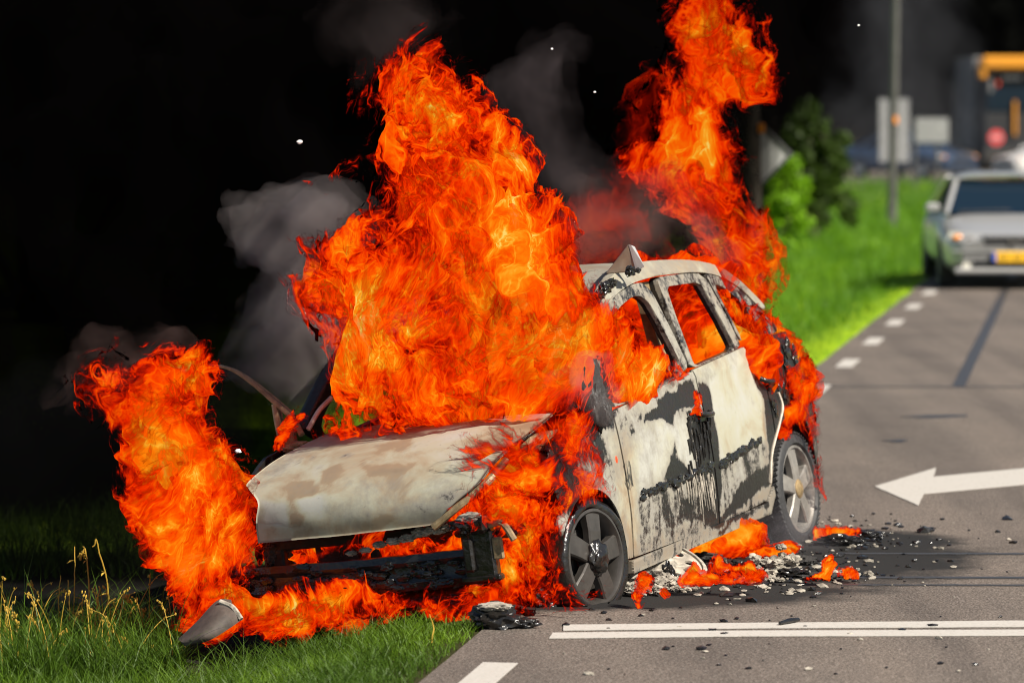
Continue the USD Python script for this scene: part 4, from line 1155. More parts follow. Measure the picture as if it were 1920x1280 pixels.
T = thing('parked_car', 'dark blue car with glinting headlights waiting at the far street', 'car', xf((13.1, 109, .004), .75))
car_body(T, 'blue_paint', Lc=4.2, Hc=1.42)
T = thing('parked_car', 'white car at the right edge in front of the truck', 'car', xf((13.75, 105, .004), -1.2))
car_body(T, 'white_paint_car', Lc=4.4, Wc=1.8, Hc=1.36, hood=1.0)
for s_ in (-1, 1):
    put('window_rail', tube([(s_ * .79, 1.0, .95), (s_ * .79, 3.6, .97)], .03, 6), 'white_paint_car', T)

yt = 121.0
a, b = AT(1842, 104, yt), AT(1998, 330, yt)
T = thing('truck', 'black fronted lorry with an orange yellow sun visor at the right edge', 'truck')
W_, xm = b[0] - a[0], (a[0] + b[0]) / 2
put('cab', bx(W_, 2.2, 3.0, (xm, yt + 1.1, 1.95), .12), 'black_plastic', T)
put('windscreen', bx(W_ - .3, .06, 1.05, (xm, yt - .01, 2.45), .02), 'car_glass', T)
put('sun_visor', bx(W_ + .1, .55, .42, (xm, yt - .20, 3.48), .08), 'truck_yellow', T)
put('visor_end', bx(.22, .5, .62, (a[0] - .02, yt - .15, 3.28), .05), 'truck_yellow', T)
put('cargo_body', bx(W_ + .06, 6.5, 3.1, (xm, yt + 5.6, 2.15), .06), 'sign_rim', T)
put('grab_rail', tube([(AT(1902, 0, yt)[0], yt - .09, 1.15), (AT(1902, 0, yt)[0], yt - .09, 2.25)], .05, 8), 'truck_yellow', T)
put('bumper', bx(W_ + .04, .3, .45, (xm, yt - .05, .45), .06), 'charcoal', T)
for k in range(4):
    q = AT(1884 + 9 * k, 146, yt - .1)
    put('marker_plate', bx(.10, .02, .14, q, .01), 'sign_grey', T)
q = AT(1856, 162, yt - .12)
put('mirror', bx(.16, .10, .42, q + [0, -.15, 0], .03), 'sign_rim', T)
q = AT(1871, 156, yt - .12)
put('lamp', bx(.10, .05, .2, q, .02), 'red_lens', T)
for s_ in (-1, 1):
    put('wheel', lathe([(.25, -.15), (.48, -.15), (.52, -.1), (.52, .1), (.48, .15), (.25, .15), (.2, .05), (0, .05)], 30, 'x', (xm + s_ * (W_ / 2 - .18), yt + .9, .52)), 'rubber', T)

# ------------------------------------------------------------------ debris on the road
def ongr(px, py, up=0.0):
    g_ = G(px, py)
    return g_ + [0, 0, .012 + up]


q = ongr(1243, 1096)
T = thing('wheel_cover', 'scorched pale wheel cover with round holes lying by the sill', 'wheel cover')
dsc = Point(0, 0).buffer(.20, 48)
for k in range(9):
    a = 2 * math.pi * k / 9
    dsc = dsc.difference(Point(.135 * math.cos(a), .135 * math.sin(a)).buffer(.026, 12))
m = ext(dsc, .012)
rim_ = lathe([(.19, -.02), (.215, -.02), (.215, .02), (.195, .022), (.19, -.02)], 48)
hub_ = lathe([(0, .03), (.05, .028), (.07, .010), (0, .010)], 30)
R_ = trimesh.transformations.euler_matrix(.34, .10, .3)
R_[:3, 3] = q + [0, .05, .075]
for m_ in (m, rim_, hub_):
    m_.vertices[:, 2] += .012 * np.sin(m_.vertices[:, 0] * 14) 
    m_.apply_transform(R_)
put('disc', m, 'bare_steel', T, smooth=False)
put('rim', rim_, 'ash', T)
put('hub', hub_, 'ash', T)

GL = 'lumps of ash and charred plastic on the road beside the car'
lumps_ = [(1218, 1108, .075, 'ash', (1.4, 1, .8), 'crumbled heap of pale ash below the wheel cover'), (1252, 1104, .05, 'tar_black', (.9, 1, 1.3), 'upright charred stub beside the pale ash heap'), (1196, 1120, .05, 'ash', (1.6, 1, .5), None), (1290, 1098, .045, 'ash', (1.5, 1, .5), None),
          (1456, 1080, .085, 'ash', (1.1, 1, .9), 'knobbly pale ash heap in the middle of the burnt patch'), (1484, 1084, .05, 'tar_black', (1.6, 1, .5), None), (1400, 1078, .06, 'tar_black', (1.5, 1, .7), 'rounded black lump behind the small road flames'), (1340, 1086, .05, 'tar_black', (2, 1, .5), None),
          (1545, 1090, .05, 'charcoal', (1.8, 1, .4), None), (1590, 1086, .045, 'ash', (1.5, 1, .6), 'grey ash lump under the farthest road flame'), (1375, 1098, .03, 'ash', (3, 1, .3), None), (1620, 1014, .05, 'tar_black', (1.8, 1, .6), None), (1578, 1024, .06, 'tar_black', (2.2, 1, .5), 'flat black molten lump by the rear wheel'),
          (1030, 1138, .06, 'tar_black', (.9, .9, 1.3), 'small black lump in the flames left of the front wheel'), (1320, 1055, .05, 'charcoal', (2, 1, .5), None), (1500, 1060, .05, 'charcoal', (1.5, 1, .5), None), (1275, 1112, .03, 'ash', (2, 1, .4), None), (1440, 1094, .03, 'ash', (2.4, 1, .4), None)]
for k, (px, py, r_, mt, sq, lab) in enumerate(lumps_):
    if mt == 'ash':
        m = cat_(*[lump(ongr(px, py) + [rr.normal(0, r_ * .75 * sq[0]), rr.normal(0, r_ * .7), abs(rr.normal(0, r_ * sq[2] * .55)) + .008], r_ * rr.uniform(.14, .40), 300 + 40 * k + j, (1.2, 1, .8), .9, 2, 2.6) for j in range(30)])
    else:
        m = cat_(*[lump(ongr(px, py) + [rr.normal(0, r_ * .6) if j else 0, rr.normal(0, r_ * .5) if j else 0, r_ * sq[2] * .5], r_ * (1 if j == 0 else .5), 300 + 5 * k + j, sq, .85, 3, 3.4) for j in range(4)])
    put('ash_lump' if mt == 'ash' else 'charred_lump', m, mt, smooth=40, label=lab or ('small pale ash lump on the burnt road' if mt == 'ash' else 'small black charred lump on the burnt road'), cat='ash heap' if mt == 'ash' else 'charred lump', group=None if lab else GL)
T = thing('charred_block', 'big charred lump with a grey ash top at the road edge', 'charred lump')
q = ongr(926, 1180)
put('block', cat_(lump(q + [0, 0, .045], .074, 401, (1.4, 1, .8), .6), lump(q + [.11, 0, .02], .04, 402, (2, 1, .6), .7)), 'tar_black', T, smooth=40)
put('ash_top', lump(q + [.0, -.015, .092], .052, 403, (1.4, 1, .35), .5), 'ash', T, smooth=40)

q = AT(395, 1165, 17.0)
T = thing('plastic_shell', 'curved grey brown plastic shell burning in the grass', 'plastic panel')
A_ = spline([AT(338, 1200, 17.0), AT(372, 1168, 17.0), AT(408, 1130, 17.05), AT(432, 1128, 17.1)], 24)
B_ = spline([AT(352, 1204, 16.9), AT(392, 1196, 16.85), AT(430, 1175, 16.9), AT(452, 1160, 17.0)], 24)
P = A_[:, None] * (1 - np.linspace(0, 1, 14))[None, :, None] + B_[:, None] * np.linspace(0, 1, 14)[None, :, None]
P[..., 1] -= .07 * np.sin(np.pi * np.linspace(0, 1, 14))[None, :]
put('shell', grid(P, thick=.012), 'grey_shell', T, smooth=50)
put('pale_lip', tube(spline([AT(412, 1127, 17.0), AT(436, 1138, 16.98), AT(452, 1160, 16.95)], 12), .012, 6), 'ash', T)

g0, g1 = G(1462, 1177), G(1497, 1171)
T = put('rod', tube([g0 + [0, 0, .022], (g0 + g1) / 2 + [0, 0, .026], g1 + [0, 0, .024]], [.008, .012, .009], 8), 'tar_black', label='short black rod lying across the upper white line', cat='rod')
vs, mats_ = {'tar_black': [], 'ash': []}, None
for k in range(900):
    if k < 640:
        px, py = rr.normal(1400, 120), rr.normal(1078, 20)
    elif k < 780:
        px, py = rr.normal(1600, 70), rr.normal(1010, 16)
    else:
        px, py = rr.uniform(1000, 1900), rr.uniform(960, 1270)
    g_ = G(px, py)
    if road_st(g_[0], g_[1])[1] < -.15 or py > 1279:
        continue
    s_ = trimesh.creation.icosphere(0, 1.0)
    s_.vertices = s_.vertices * rr.uniform(.5, 1.2, (12, 1)) * (rr.gamma(2, .0042) + .002) * np.array([1.4, 1.2, .7]) + g_ + [0, 0, .012]
    vs['ash' if rr.uniform() < .30 else 'tar_black'].append(s_)
put('debris', cat_(*vs['tar_black']), 'tar_black', smooth=False, kind='stuff', label='black crumbs of burnt plastic scattered on the road', cat='debris')
put('debris', cat_(*vs['ash']), 'ash', smooth=False, kind='stuff', label='pale ash crumbs scattered on the burnt road', cat='debris')
plain('flake', (0.8, 0.8, 0.78), 0.8)
for k, (px, py, y_) in enumerate([(562, 266, 18.2), (447, 845, 17.3), (1610, 48, 19.5), (1035, 92, 18.4), (1115, 173, 18.8)]):
    c = AT(px, py, y_)
    r_ = .011 if k < 2 else .005
    put('ash_flake', lump(c, r_, 500 + k, (1.3, .5, .9), .5, 1), 'flake', label=['bright ash flake drifting in the dark left of the big flame', 'bright ash flake above the bonnet corner', 'tiny ash flake drifting in the dark at the upper right', 'tiny ash flake just right of the big flame', 'tiny ash flake between the two flame columns'][k], cat='ash flake', smooth=False)
# ------------------------------------------------------------------ fire
def nets(F, org, cell):
    """Surface nets: the level 0 of F (positive inside) as a closed mesh."""
    S = F > 0
    nx, ny, nz = F.shape
    corners = [(i, j, k) for i in (0, 1) for j in (0, 1) for k in (0, 1)]
    sub = lambda A, o: A[o[0]:nx - 1 + o[0], o[1]:ny - 1 + o[1], o[2]:nz - 1 + o[2]]
    cnt = sum(sub(S, c).astype(np.int8) for c in corners)
    act = (cnt > 0) & (cnt < 8)
    idx = np.full(act.shape, -1, np.int64)
    cells = np.argwhere(act)
    idx[tuple(cells.T)] = np.arange(len(cells))
    acc, num = np.zeros((len(cells), 3)), np.zeros(len(cells))
    val = {c: sub(F, c)[act] for c in corners}
    for a in corners:
        for ax in range(3):
            if a[ax] == 0:
                b = tuple(1 if q == ax else a[q] for q in range(3))
                va, vb = val[a], val[b]
                cr = (va > 0) != (vb > 0)
                t = np.where(cr, va / np.where(cr, va - vb, 1), 0)
                p = np.tile(np.array(a, float), (len(cells), 1)); p[:, ax] += t
                acc[cr] += p[cr]; num += cr
    V = org + (cells + acc / np.maximum(num, 1)[:, None]) * cell
    Q = []
    for ax in range(3):
        sl0 = [slice(1, -1)] * 3; sl1 = [slice(1, -1)] * 3
        sl0[ax], sl1[ax] = slice(0, -1), slice(1, None)
        s0, s1 = S[tuple(sl0)], S[tuple(sl1)]
        e = np.argwhere(s0 != s1)
        inside0 = s0[tuple(e.T)]
        e = e + [0 if q == ax else 1 for q in range(3)]
        u, w = (ax + 1) % 3, (ax + 2) % 3
        du, dw = np.eye(3, dtype=int)[u], np.eye(3, dtype=int)[w]
        q = np.stack([idx[tuple((e - du - dw).T)], idx[tuple((e - dw).T)], idx[tuple(e.T)], idx[tuple((e - du).T)]], 1)
        q[~inside0] = q[~inside0][:, ::-1]
        Q.append(q)
    Q = np.vstack(Q)
    return trimesh.Trimesh(V, np.vstack([Q[:, [0, 1, 2]], Q[:, [0, 2, 3]]]), process=False)


_vn = {}


def vnoise(P, scale, seed):
    """Smooth random vectors at P, three components, about unit size."""
    if seed not in _vn:
        r_ = np.random.default_rng(900 + seed)
        a = ndimage.gaussian_filter(r_.normal(size=(32, 32, 32, 3)), (1.0, 1.0, 1.0, 0), mode='wrap')
        _vn[seed] = (a / a.std()).astype(np.float32)
    q = (P * scale * 2.2).reshape(-1, 3).T
    return np.stack([ndimage.map_coordinates(_vn[seed][..., c], q, order=1, mode='grid-wrap') for c in range(3)], 1).reshape(P.shape)


def plane_of(px, yc, hx=.008, pad=.3):
    """Signed distance to an outline (photograph pixels, at the depth yc), positive inside, as a lookup over x and z."""
    px = np.array(px, float)
    pts = np.stack([(px[:, 0] - 960) / FPX * yc, EYE - (px[:, 1] - HOR) / FPX * yc], 1)
    g = Polygon(pts).buffer(0)
    g = max(getattr(g, 'geoms', [g]), key=lambda u: u.area)
    x0, z0, x1, z1 = g.bounds
    X2, Z2 = np.arange(x0 - pad, x1 + pad, hx), np.arange(z0 - pad, z1 + pad, hx)
    a, b = np.meshgrid(X2, Z2, indexing='ij')
    ins = shapely.contains_xy(g, a.ravel(), b.ravel()).reshape(a.shape)
    d2 = (ndimage.distance_transform_edt(ins) - ndimage.distance_transform_edt(~ins)) * hx
    look = lambda x, z: ndimage.map_coordinates(d2, [((x - X2[0]) / hx).ravel(), ((z - Z2[0]) / hx).ravel()], order=1, mode='nearest').reshape(x.shape)
    return look, (x0, z0, x1, z1), g, d2.max()


def turb(P, warp, seed):
    return warp[0] * vnoise(P * [1, 1, .7], 3.2, seed) + warp[1] * vnoise(P * [1, 1, .7], 8.5, seed + 1) + warp[2] * vnoise(P, 21.0, seed + 2)


def body_of(plane, yc, thick, cell, warp, seed, slope=0.0, lean=0.0, grow=0.0):
    """A rounded closed body of the outline, ragged by turbulence; slope and lean tilt its middle plane in plan and with height."""
    look, (x0, z0, x1, z1), g, dm = plane
    pad = .1 + 2 * warp[0]
    xm, zm = (x0 + x1) / 2, (z0 + z1) / 2
    X, Z = np.arange(x0 - pad, x1 + pad, cell), np.arange(z0 - pad, z1 + pad, cell)
    ey = thick + abs(slope) * (x1 - x0) / 2 + abs(lean) * (z1 - z0) / 2 + .05 + warp[0]
    Y = np.arange(-ey, ey, cell)
    P = np.stack(np.meshgrid(X, Y, Z, indexing='ij'), -1).astype(np.float32)
    Qp = P + turb(P, warp, seed)
    d = look(Qp[..., 0], Qp[..., 2]) + grow
    u = np.clip(d / min(thick * 1.3, dm), 0, 1)
    t = thick * np.sqrt(1 - (1 - u) ** 2)
    off = Qp[..., 1] - slope * (P[..., 0] - xm) - lean * (P[..., 2] - zm)
    F = np.where(d > 0, t - np.abs(off), d - np.abs(off))
    F[[0, -1]] = F[:, [0, -1]] = F[:, :, [0, -1]] = -1
    lab, nlab = ndimage.label(F > 0)
    if nlab > 1:
        small = np.flatnonzero(np.bincount(lab.ravel()) < 80)
        F[np.isin(lab, small) & (F > 0)] = -.001
    return nets(F, np.array([X[0], Y[0] + yc, Z[0]]), cell)


def sheet_of(plane, yc, thick, f, cell, warp, seed, slope=0.0, lean=0.0, grow=0.0):
    """A folded sheet inside such a body: a flame front, at the share f of its half thickness."""
    look, (x0, z0, x1, z1), g, dm = plane
    X, Z = np.arange(x0 - .08, x1 + .08, cell), np.arange(z0 - .08, z1 + .08, cell)
    x, z = np.meshgrid(X, Z, indexing='ij')
    d = look(x, z) + grow
    u = np.clip(d / min(thick * 1.3, dm), 0, 1)
    y = f * thick * np.sqrt(1 - (1 - u) ** 2)
    P = np.stack([x, y + slope * (x - (x0 + x1) / 2) + lean * (z - (z0 + z1) / 2), z], -1)
    W = turb(P, (warp[0] * 1.1, warp[1] * 1.2, warp[2] * 1.2), seed + 5)
    W[..., 1] = np.clip(W[..., 1] * 1.5, -thick * .35, thick * .35)
    P = P - W + [0, yc, 0]
    n_, m_ = x.shape
    i, j = np.meshgrid(np.arange(n_ - 1), np.arange(m_ - 1), indexing='ij')
    q = np.stack([i * m_ + j, (i + 1) * m_ + j, (i + 1) * m_ + j + 1, i * m_ + j + 1], -1).reshape(-1, 4)
    ok = (d.ravel()[q] > -.01).any(1)
    q = q[ok]
    used, inv = np.unique(q, return_inverse=True)
    q = inv.reshape(-1, 4)
    return trimesh.Trimesh(P.reshape(-1, 3)[used], np.vstack([q[:, [0, 1, 2]], q[:, [0, 2, 3]]]), process=False), d.ravel()[used]


RAMP = [(q * .75, c) for q, c in [(0, (.004, 0, 0)), (.14, (.03, .0004, 0)), (.27, (.16, .002, 0)), (.38, (.46, .007, 0)), (.48, (.84, .022, 0)), (.62, (1.0, .066, .0003)), (.78, (1.0, .125, .001)), (.94, (1.0, .205, .003)), (1.08, (1.0, .32, .010)), (1.22, (1.0, .46, .035)), (1.333, (1.0, .66, .14))]]
GAIN = .50
_fm = {}


def fire_mat(contrast, fil, gain, layer, scale):
    """Fire: a thin sheet that glows and is torn; where it is hot it is dense, where it is cool one sees through. Heat and the turbulent coordinates come with the mesh."""
    key = (contrast, fil, gain, layer, scale)
    if key in _fm:
        return _fm[key]
    n = {'fl': ('attribute', {'attribute': 'swirl'}), 'ht': ('attribute', {'attribute': 'hotness'}),
         'n1': ('noise_texture', {'scale': 3.3, 'detail': 7.0, 'roughness': .66, 'distortion': .35}), 'n2': ('noise_texture', {'scale': 7.0, 'detail': 3.0, 'roughness': .5, 'distortion': .5}),
         'h': ('math', {'math_type': 'multiply_add', 'value2': contrast, 'value3': -contrast * .5}), 'h2': ('math', {'math_type': 'add'}),
         'f1': ('math', {'math_type': 'subtract', 'value2': .5}), 'f2': ('math', {'math_type': 'absolute'}), 'f3': ('map_range', {'from_min': 0.0, 'from_max': .07, 'to_min': 1.0, 'to_max': 0.0, 'clamp': True}),
         'f4': ('math', {'math_type': 'power', 'value2': 1.8}), 'f5': ('math', {'math_type': 'multiply_add', 'value2': fil, 'value3': -fil * .22}), 't': ('math', {'math_type': 'add'}),
         'lw': ('layer_weight', {'blend': .5}), 'lp': ('math', {'math_type': 'power', 'value2': 3.0}), 'lm': ('math', {'math_type': 'multiply_add', 'value2': .22}),
         'r': ('rgb_ramp', {'ramp': RAMP}), 'a': ('map_range', {'range_type': 'smoothstep', 'from_min': .05, 'from_max': .52, 'to_min': 0.0, 'to_max': layer, 'clamp': True}),
         'ls': ('math', {'math_type': 'multiply', 'value2': .75}), 'a2': ('map_range', {'range_type': 'smoothstep', 'from_min': .50, 'from_max': .95, 'to_min': 0.0, 'to_max': 1.0 - layer, 'clamp': True}), 'aa': ('math', {'math_type': 'add', 'use_clamp': True}), 'em': ('emission', {'strength': gain}), 'tr': ('transparent_bsdf', {}), 'mx': ('mix_closure', {})}
    l = [('fl.vector', 'n1.vector'), ('fl.vector', 'n2.vector'), ('n1.fac', 'h.value1'), ('h.value', 'h2.value1'), ('ht.fac', 'h2.value2'), ('n2.fac', 'f1.value1'), ('f1.value', 'f2.value1'), ('f2.value', 'f3.value'), ('f3.result', 'f4.value1'), ('f4.value', 'f5.value1'),
         ('h2.value', 't.value1'), ('f5.value', 't.value2'), ('lw.facing', 'lp.value1'), ('lp.value', 'lm.value1'), ('t.value', 'lm.value3'), ('lm.value', 'ls.value1'), ('ls.value', 'r.fac'), ('t.value', 'a.value'), ('r.color', 'em.color'), ('a.result', 'aa.value1'), ('t.value', 'a2.value'), ('a2.result', 'aa.value2'), ('aa.value', 'mx.fac'), ('tr.BSDF', 'mx.closure1'), ('em.emission', 'mx.closure2')]
    _fm[key] = f'fire_{len(_fm):02d}'
    mat(_fm[key], n, l, surface='mx.closure')
    return _fm[key]


def flow_of(V, scale, stretch, ang, seed):
    """Turbulent coordinates: each point is traced back through a swirling wind."""
    c, s_ = math.cos(ang), math.sin(ang)
    X_ = V.astype(np.float32) * scale
    for _ in range(5):
        X_ = X_ - .075 * vnoise(X_, .75, seed + 11)
    for _ in range(4):
        X_ = X_ - .022 * vnoise(X_, 2.6, seed + 12)
    for _ in range(2):
        X_ = X_ - .008 * vnoise(X_, 8.0, seed + 13)
    u, w = c * X_[:, 0] + s_ * X_[:, 2], -s_ * X_[:, 0] + c * X_[:, 2]
    return np.stack([u + seed * 1.3, X_[:, 1], w * stretch - seed * .7], 1)


def flame(label, px, yc, thick, heat=.5, spots=(), sheets=(.55, 0.0, -.55), slope=0.0, lean=0.0, flow=0.0, stretch=.6, scale=1.0, contrast=2.5, fil=.24, cell=.014, warp=(.045, .028, .013), seed=1, edge=.15, drop=.72, gain=None, layer=.62, group=None, grow=.012):
    """Fire: a closed outer skin of the outline with folded flame fronts inside it."""
    gain = gain or GAIN
    pl = plane_of(px, yc)
    look, bnd, g, dm = pl
    T = thing('flame', label, 'flame', group=group)
    ew = min(edge, dm * .8)

    def dress(m, d, add, lay, sd, nm, con=1.0):
        V = np.asarray(m.vertices)
        ht = heat + add - drop * np.clip(1 - (d + grow) / ew, 0, 1) ** 1.4
        ht = ht + .27 * vnoise(V, 1.7 * scale ** .5, sd + 20)[:, 0]
        for qx, qy, qr, am in spots:
            c, r_ = AT(qx, qy, yc), qr / FPX * yc
            w = np.clip(1 - np.hypot(V[:, 0] - c[0], V[:, 2] - c[2]) / r_, 0, 1)
            ht += am * w * w * (3 - 2 * w)
        put(nm, m, fire_mat(round(contrast * con, 2), fil, gain, lay, scale), T, smooth=True, attrs={'hotness': ht, 'swirl': flow_of(V, scale, stretch, flow, sd)})

    m = body_of(pl, yc, thick, cell, warp, seed, slope, lean, grow)
    V = np.asarray(m.vertices)
    Q = V - [0, yc, 0]
    d = look(*(Q + turb(Q, warp, seed))[:, [0, 2]].T)
    dress(m, d, -.04, layer, seed, 'outer_skin')
    for k, f in enumerate(sheets):
        m, d = sheet_of(pl, yc, thick, f, cell, warp, seed + k, slope, lean, grow)
        dress(m, d, .03 - .05 * k, .92, seed + 3 * k + 1, 'flame_front', .5 if f == 0 and len(sheets) > 1 else 1.0)
    return T


def smoke(label, px, yc, thick, scatter, absorb, slope=0.0, lean=0.0, scale=1.0, seed=1, cell=.05, name='smoke', warp=(.08, .04, .015), lo=.34, hi=.75, detail=4.0, even=False, soft=1.0):
    if soft:
        scatter, absorb = tuple(q * .42 for q in scatter), tuple(q * .42 for q in absorb)
    """Smoke: a closed body of the outline whose volume scatters and absorbs light, in billows unless even."""
    key = f'smoke_{len([k for k in M if k.startswith("smoke_")]):02d}'
    n = {'v': ('volume_coefficients', {'scatter_coeffs': scatter, 'absorption_coeffs': absorb})}
    l = []
    if not even:
        n.update({'g': ('geometry', {}), 'm': ('mapping', {'location': (seed * 1.1, seed, seed * .7), 'scale': (scale, scale, scale)}),
                  'n1': ('noise_texture', {'scale': 2.2, 'detail': detail, 'roughness': .5, 'distortion': .5}), 'd': ('map_range', {'range_type': 'smoothstep', 'from_min': lo, 'from_max': hi, 'to_min': 0.0, 'to_max': 1.0, 'clamp': True}),
                  'sc': ('vector_math', {'math_type': 'scale', 'vector1': scatter}), 'ab': ('vector_math', {'math_type': 'scale', 'vector1': absorb})})
        l = [('g.position', 'm.vector'), ('m.vector', 'n1.vector'), ('n1.fac', 'd.value'), ('d.result', 'sc.scale'), ('d.result', 'ab.scale'), ('sc.vector', 'v.scatter_coeffs'), ('ab.vector', 'v.absorption_coeffs')]
    mat(key, n, l, volume='v.volume')
    T = thing(name, label, 'smoke')
    pl = plane_of(px, yc, hx=max(.01, cell / 4), pad=.6 + 3 * warp[0])
    rel = yc / 18.0
    for k, gr in enumerate((.05, .0, -.05) if soft else (0.0,)):
        put('billow', body_of(pl, yc + .013 * k, thick * (1 - .18 * k), cell, warp, seed + k, slope, lean, gr * rel * soft), key, T, smooth=True)
    return T



# black smoke that hides the trees, the grey smoke between the flames
smoke('wall of dense black smoke behind the burning car', [(-200, -200), (1500, -200), (1480, 60), (1450, 200), (1440, 330), (1420, 470), (1300, 560), (1000, 680), (600, 790), (420, 880), (250, 950), (-200, 940)], 25.2, 2.0, (.006, .005, .005), (2.2, 2.2, 2.2), slope=.25, seed=2, soft=0, cell=.12, name='black_smoke', warp=(.22, .12, .05), even=True)
smoke('added dark smoke low over the ditch beside the left flame, dimming the grass', [(-200, 760), (300, 700), (430, 760), (460, 900), (420, 1000), (300, 1075), (150, 1070), (60, 1040), (-60, 1000), (-200, 970)], 20.6, .8, (.012, .012, .012), (2.3, 2.3, 2.3), seed=14, cell=.05, name='black_smoke', warp=(.12, .06, .03), even=True)  # smoke added to dim the grass behind it, standing in for shade
smoke('black smoke drifting behind the diamond sign', [(1330, -200), (1680, -200), (1640, 40), (1600, 90), (1550, 140), (1480, 190), (1400, 230), (1330, 230)], 52, 1.5, (.004, .003, .003), (1.6, 1.6, 1.6), seed=3, soft=0, cell=.12, name='black_smoke', warp=(.3, .14, .05), even=True)
smoke('black smoke in front of the far trees', [(1380, -200), (2120, -200), (2120, 250), (1900, 275), (1700, 300), (1560, 318), (1400, 310)], 131, 3.0, (.003, .003, .003), (.9, .9, .9), seed=4, soft=0, cell=.3, name='black_smoke', warp=(.5, .3, .1), even=True)
smoke('thin grey smoke hanging around the lamp post', [(1560, -60), (1760, -60), (1800, 120), (1830, 290), (1760, 330), (1600, 335), (1560, 250), (1600, 120)], 84, 1.2, (.018, .018, .019), (.10, .10, .10), seed=5, cell=.15, soft=2.2, scale=.6, warp=(.3, .15, .05), even=True)
smoke('pale grey smoke billowing to the left of the big flame', [(458, 456), (470, 415), (510, 380), (555, 358), (600, 355), (650, 380), (680, 410), (640, 440), (590, 480), (580, 540), (610, 620), (630, 700), (640, 760), (590, 800), (540, 790), (490, 740), (458, 695), (455, 655), (470, 620), (500, 560), (520, 500), (470, 480)], 18.7, .35, (1.0, .87, .83), (1.8, 1.9, 2.0), seed=6, warp=(.05, .03, .015), cell=.03, scale=1.5, lo=.25, hi=.7)
smoke('dark grey smoke rising between the two flame columns', [(930, 130), (1000, 90), (1080, 60), (1060, 150), (1060, 220), (1100, 260), (1120, 330), (1090, 420), (1060, 450), (1000, 340), (970, 240)], 19.6, .35, (.17, .14, .14), (1.0, 1.1, 1.1), seed=7, cell=.03, scale=1.4)
smoke('brown smoke over the roof in front of the rear flames', [(1050, 420), (1100, 350), (1200, 340), (1300, 370), (1360, 440), (1360, 500), (1200, 500), (1080, 530), (1050, 480)], 19.75, .3, (.45, .31, .27), (1.5, 1.8, 1.9), seed=8, cell=.03, scale=1.6)
smoke('grey smoke curling off the top of the left flame', [(105, 720), (140, 660), (200, 635), (270, 640), (330, 655), (300, 690), (200, 700), (160, 740), (130, 790)], 17.75, .2, (.5, .34, .3), (2.0, 2.3, 2.3), seed=9, cell=.025, scale=2.0)
smoke('faint smoke above the tip of the big flame', [(610, 70), (680, 10), (760, -20), (830, 20), (840, 80), (760, 110), (660, 120)], 18.0, .25, (.10, .08, .075), (.5, .5, .5), seed=10, cell=.03, scale=1.4)
smoke('dark smoke seeping around the rear tyre', [(1390, 1010), (1420, 950), (1470, 940), (1520, 985), (1530, 1020), (1480, 1036), (1410, 1040)], 19.35, .16, (.9, .85, .9), (3, 3, 3), seed=11, cell=.025, scale=2.5)
smoke('thin grey smoke at the foot of the windscreen pillar', [(1075, 700), (1110, 640), (1150, 690), (1140, 770), (1100, 790), (1075, 760)], 17.15, .1, (1.8, 1.7, 1.6), (2.5, 2.5, 2.5), seed=12, cell=.02, scale=2.5)

O1 = [(745, 85), (790, 60), (830, 75), (850, 110), (890, 120), (910, 165), (945, 180), (970, 215), (965, 240), (1000, 285), (975, 310), (975, 345), (1010, 370), (1040, 420), (1062, 450), (1055, 500), (1085, 520), (1105, 560), (1124, 590), (1106, 625), (1084, 650), (1080, 690), (1068, 735), (1040, 770),
      (1040, 800), (1000, 790), (930, 800), (880, 830), (850, 800), (800, 815), (740, 815), (690, 825), (640, 830), (590, 835), (605, 800), (640, 770), (625, 730), (600, 700), (600, 655), (575, 620), (560, 590), (540, 555), (545, 520), (575, 490), (560, 455), (600, 430), (650, 410), (680, 390), (690, 340),
      (650, 350), (625, 330), (660, 310), (690, 290), (700, 240), (680, 200), (690, 150), (695, 110)]
flame('huge orange flame column rising from the engine bay and windscreen', O1, 17.75, .42, .57, [(760, 120, 150, -.12), (700, 230, 100, -.22), (660, 330, 120, -.20), (710, 430, 110, -.15), (960, 400, 190, .32), (1010, 540, 140, .28), (880, 640, 120, .06), (690, 480, 60, -.25), (760, 560, 60, -.12), (880, 290, 60, -.1), (740, 780, 120, -.08)], slope=-.45, seed=1, scale=1.55, contrast=2.7, warp=(.04, .03, .016))
O2 = [(1250, -60), (1260, 20), (1290, 0), (1330, -60), (1370, -20), (1400, 40), (1422, 90), (1437, 150), (1420, 168), (1390, 178), (1350, 185), (1360, 205), (1385, 240), (1388, 290), (1400, 330), (1385, 370), (1400, 395), (1430, 425), (1442, 500), (1446, 570), (1400, 640), (1340, 620), (1310, 560), (1330, 490), (1290, 440), (1250, 400), (1195, 365), (1165, 320), (1165, 290),
      (1200, 270), (1235, 250), (1215, 210), (1190, 160), (1220, 130), (1250, 90), (1235, 40)]
flame('tall orange and red flame column rising behind the roof', O2, 20.6, .40, .53, [(1290, 60, 150, -.22), (1230, 140, 130, -.25), (1190, 330, 80, .06), (1290, 300, 130, .20), (1380, 130, 60, .08), (1330, 560, 140, -.08)], slope=.1, seed=4, scale=1.3, warp=(.04, .03, .016), gain=.46)
flame('dark red glow of the rear fire to its left', [(1060, 420), (1080, 360), (1120, 300), (1150, 230), (1190, 160), (1230, 130), (1260, 200), (1250, 300), (1260, 400), (1280, 470), (1180, 480), (1090, 470)], 21.3, .4, .25, (), gain=.24, seed=5, cell=.02, fil=.12, contrast=1.1, drop=.36, edge=.3)
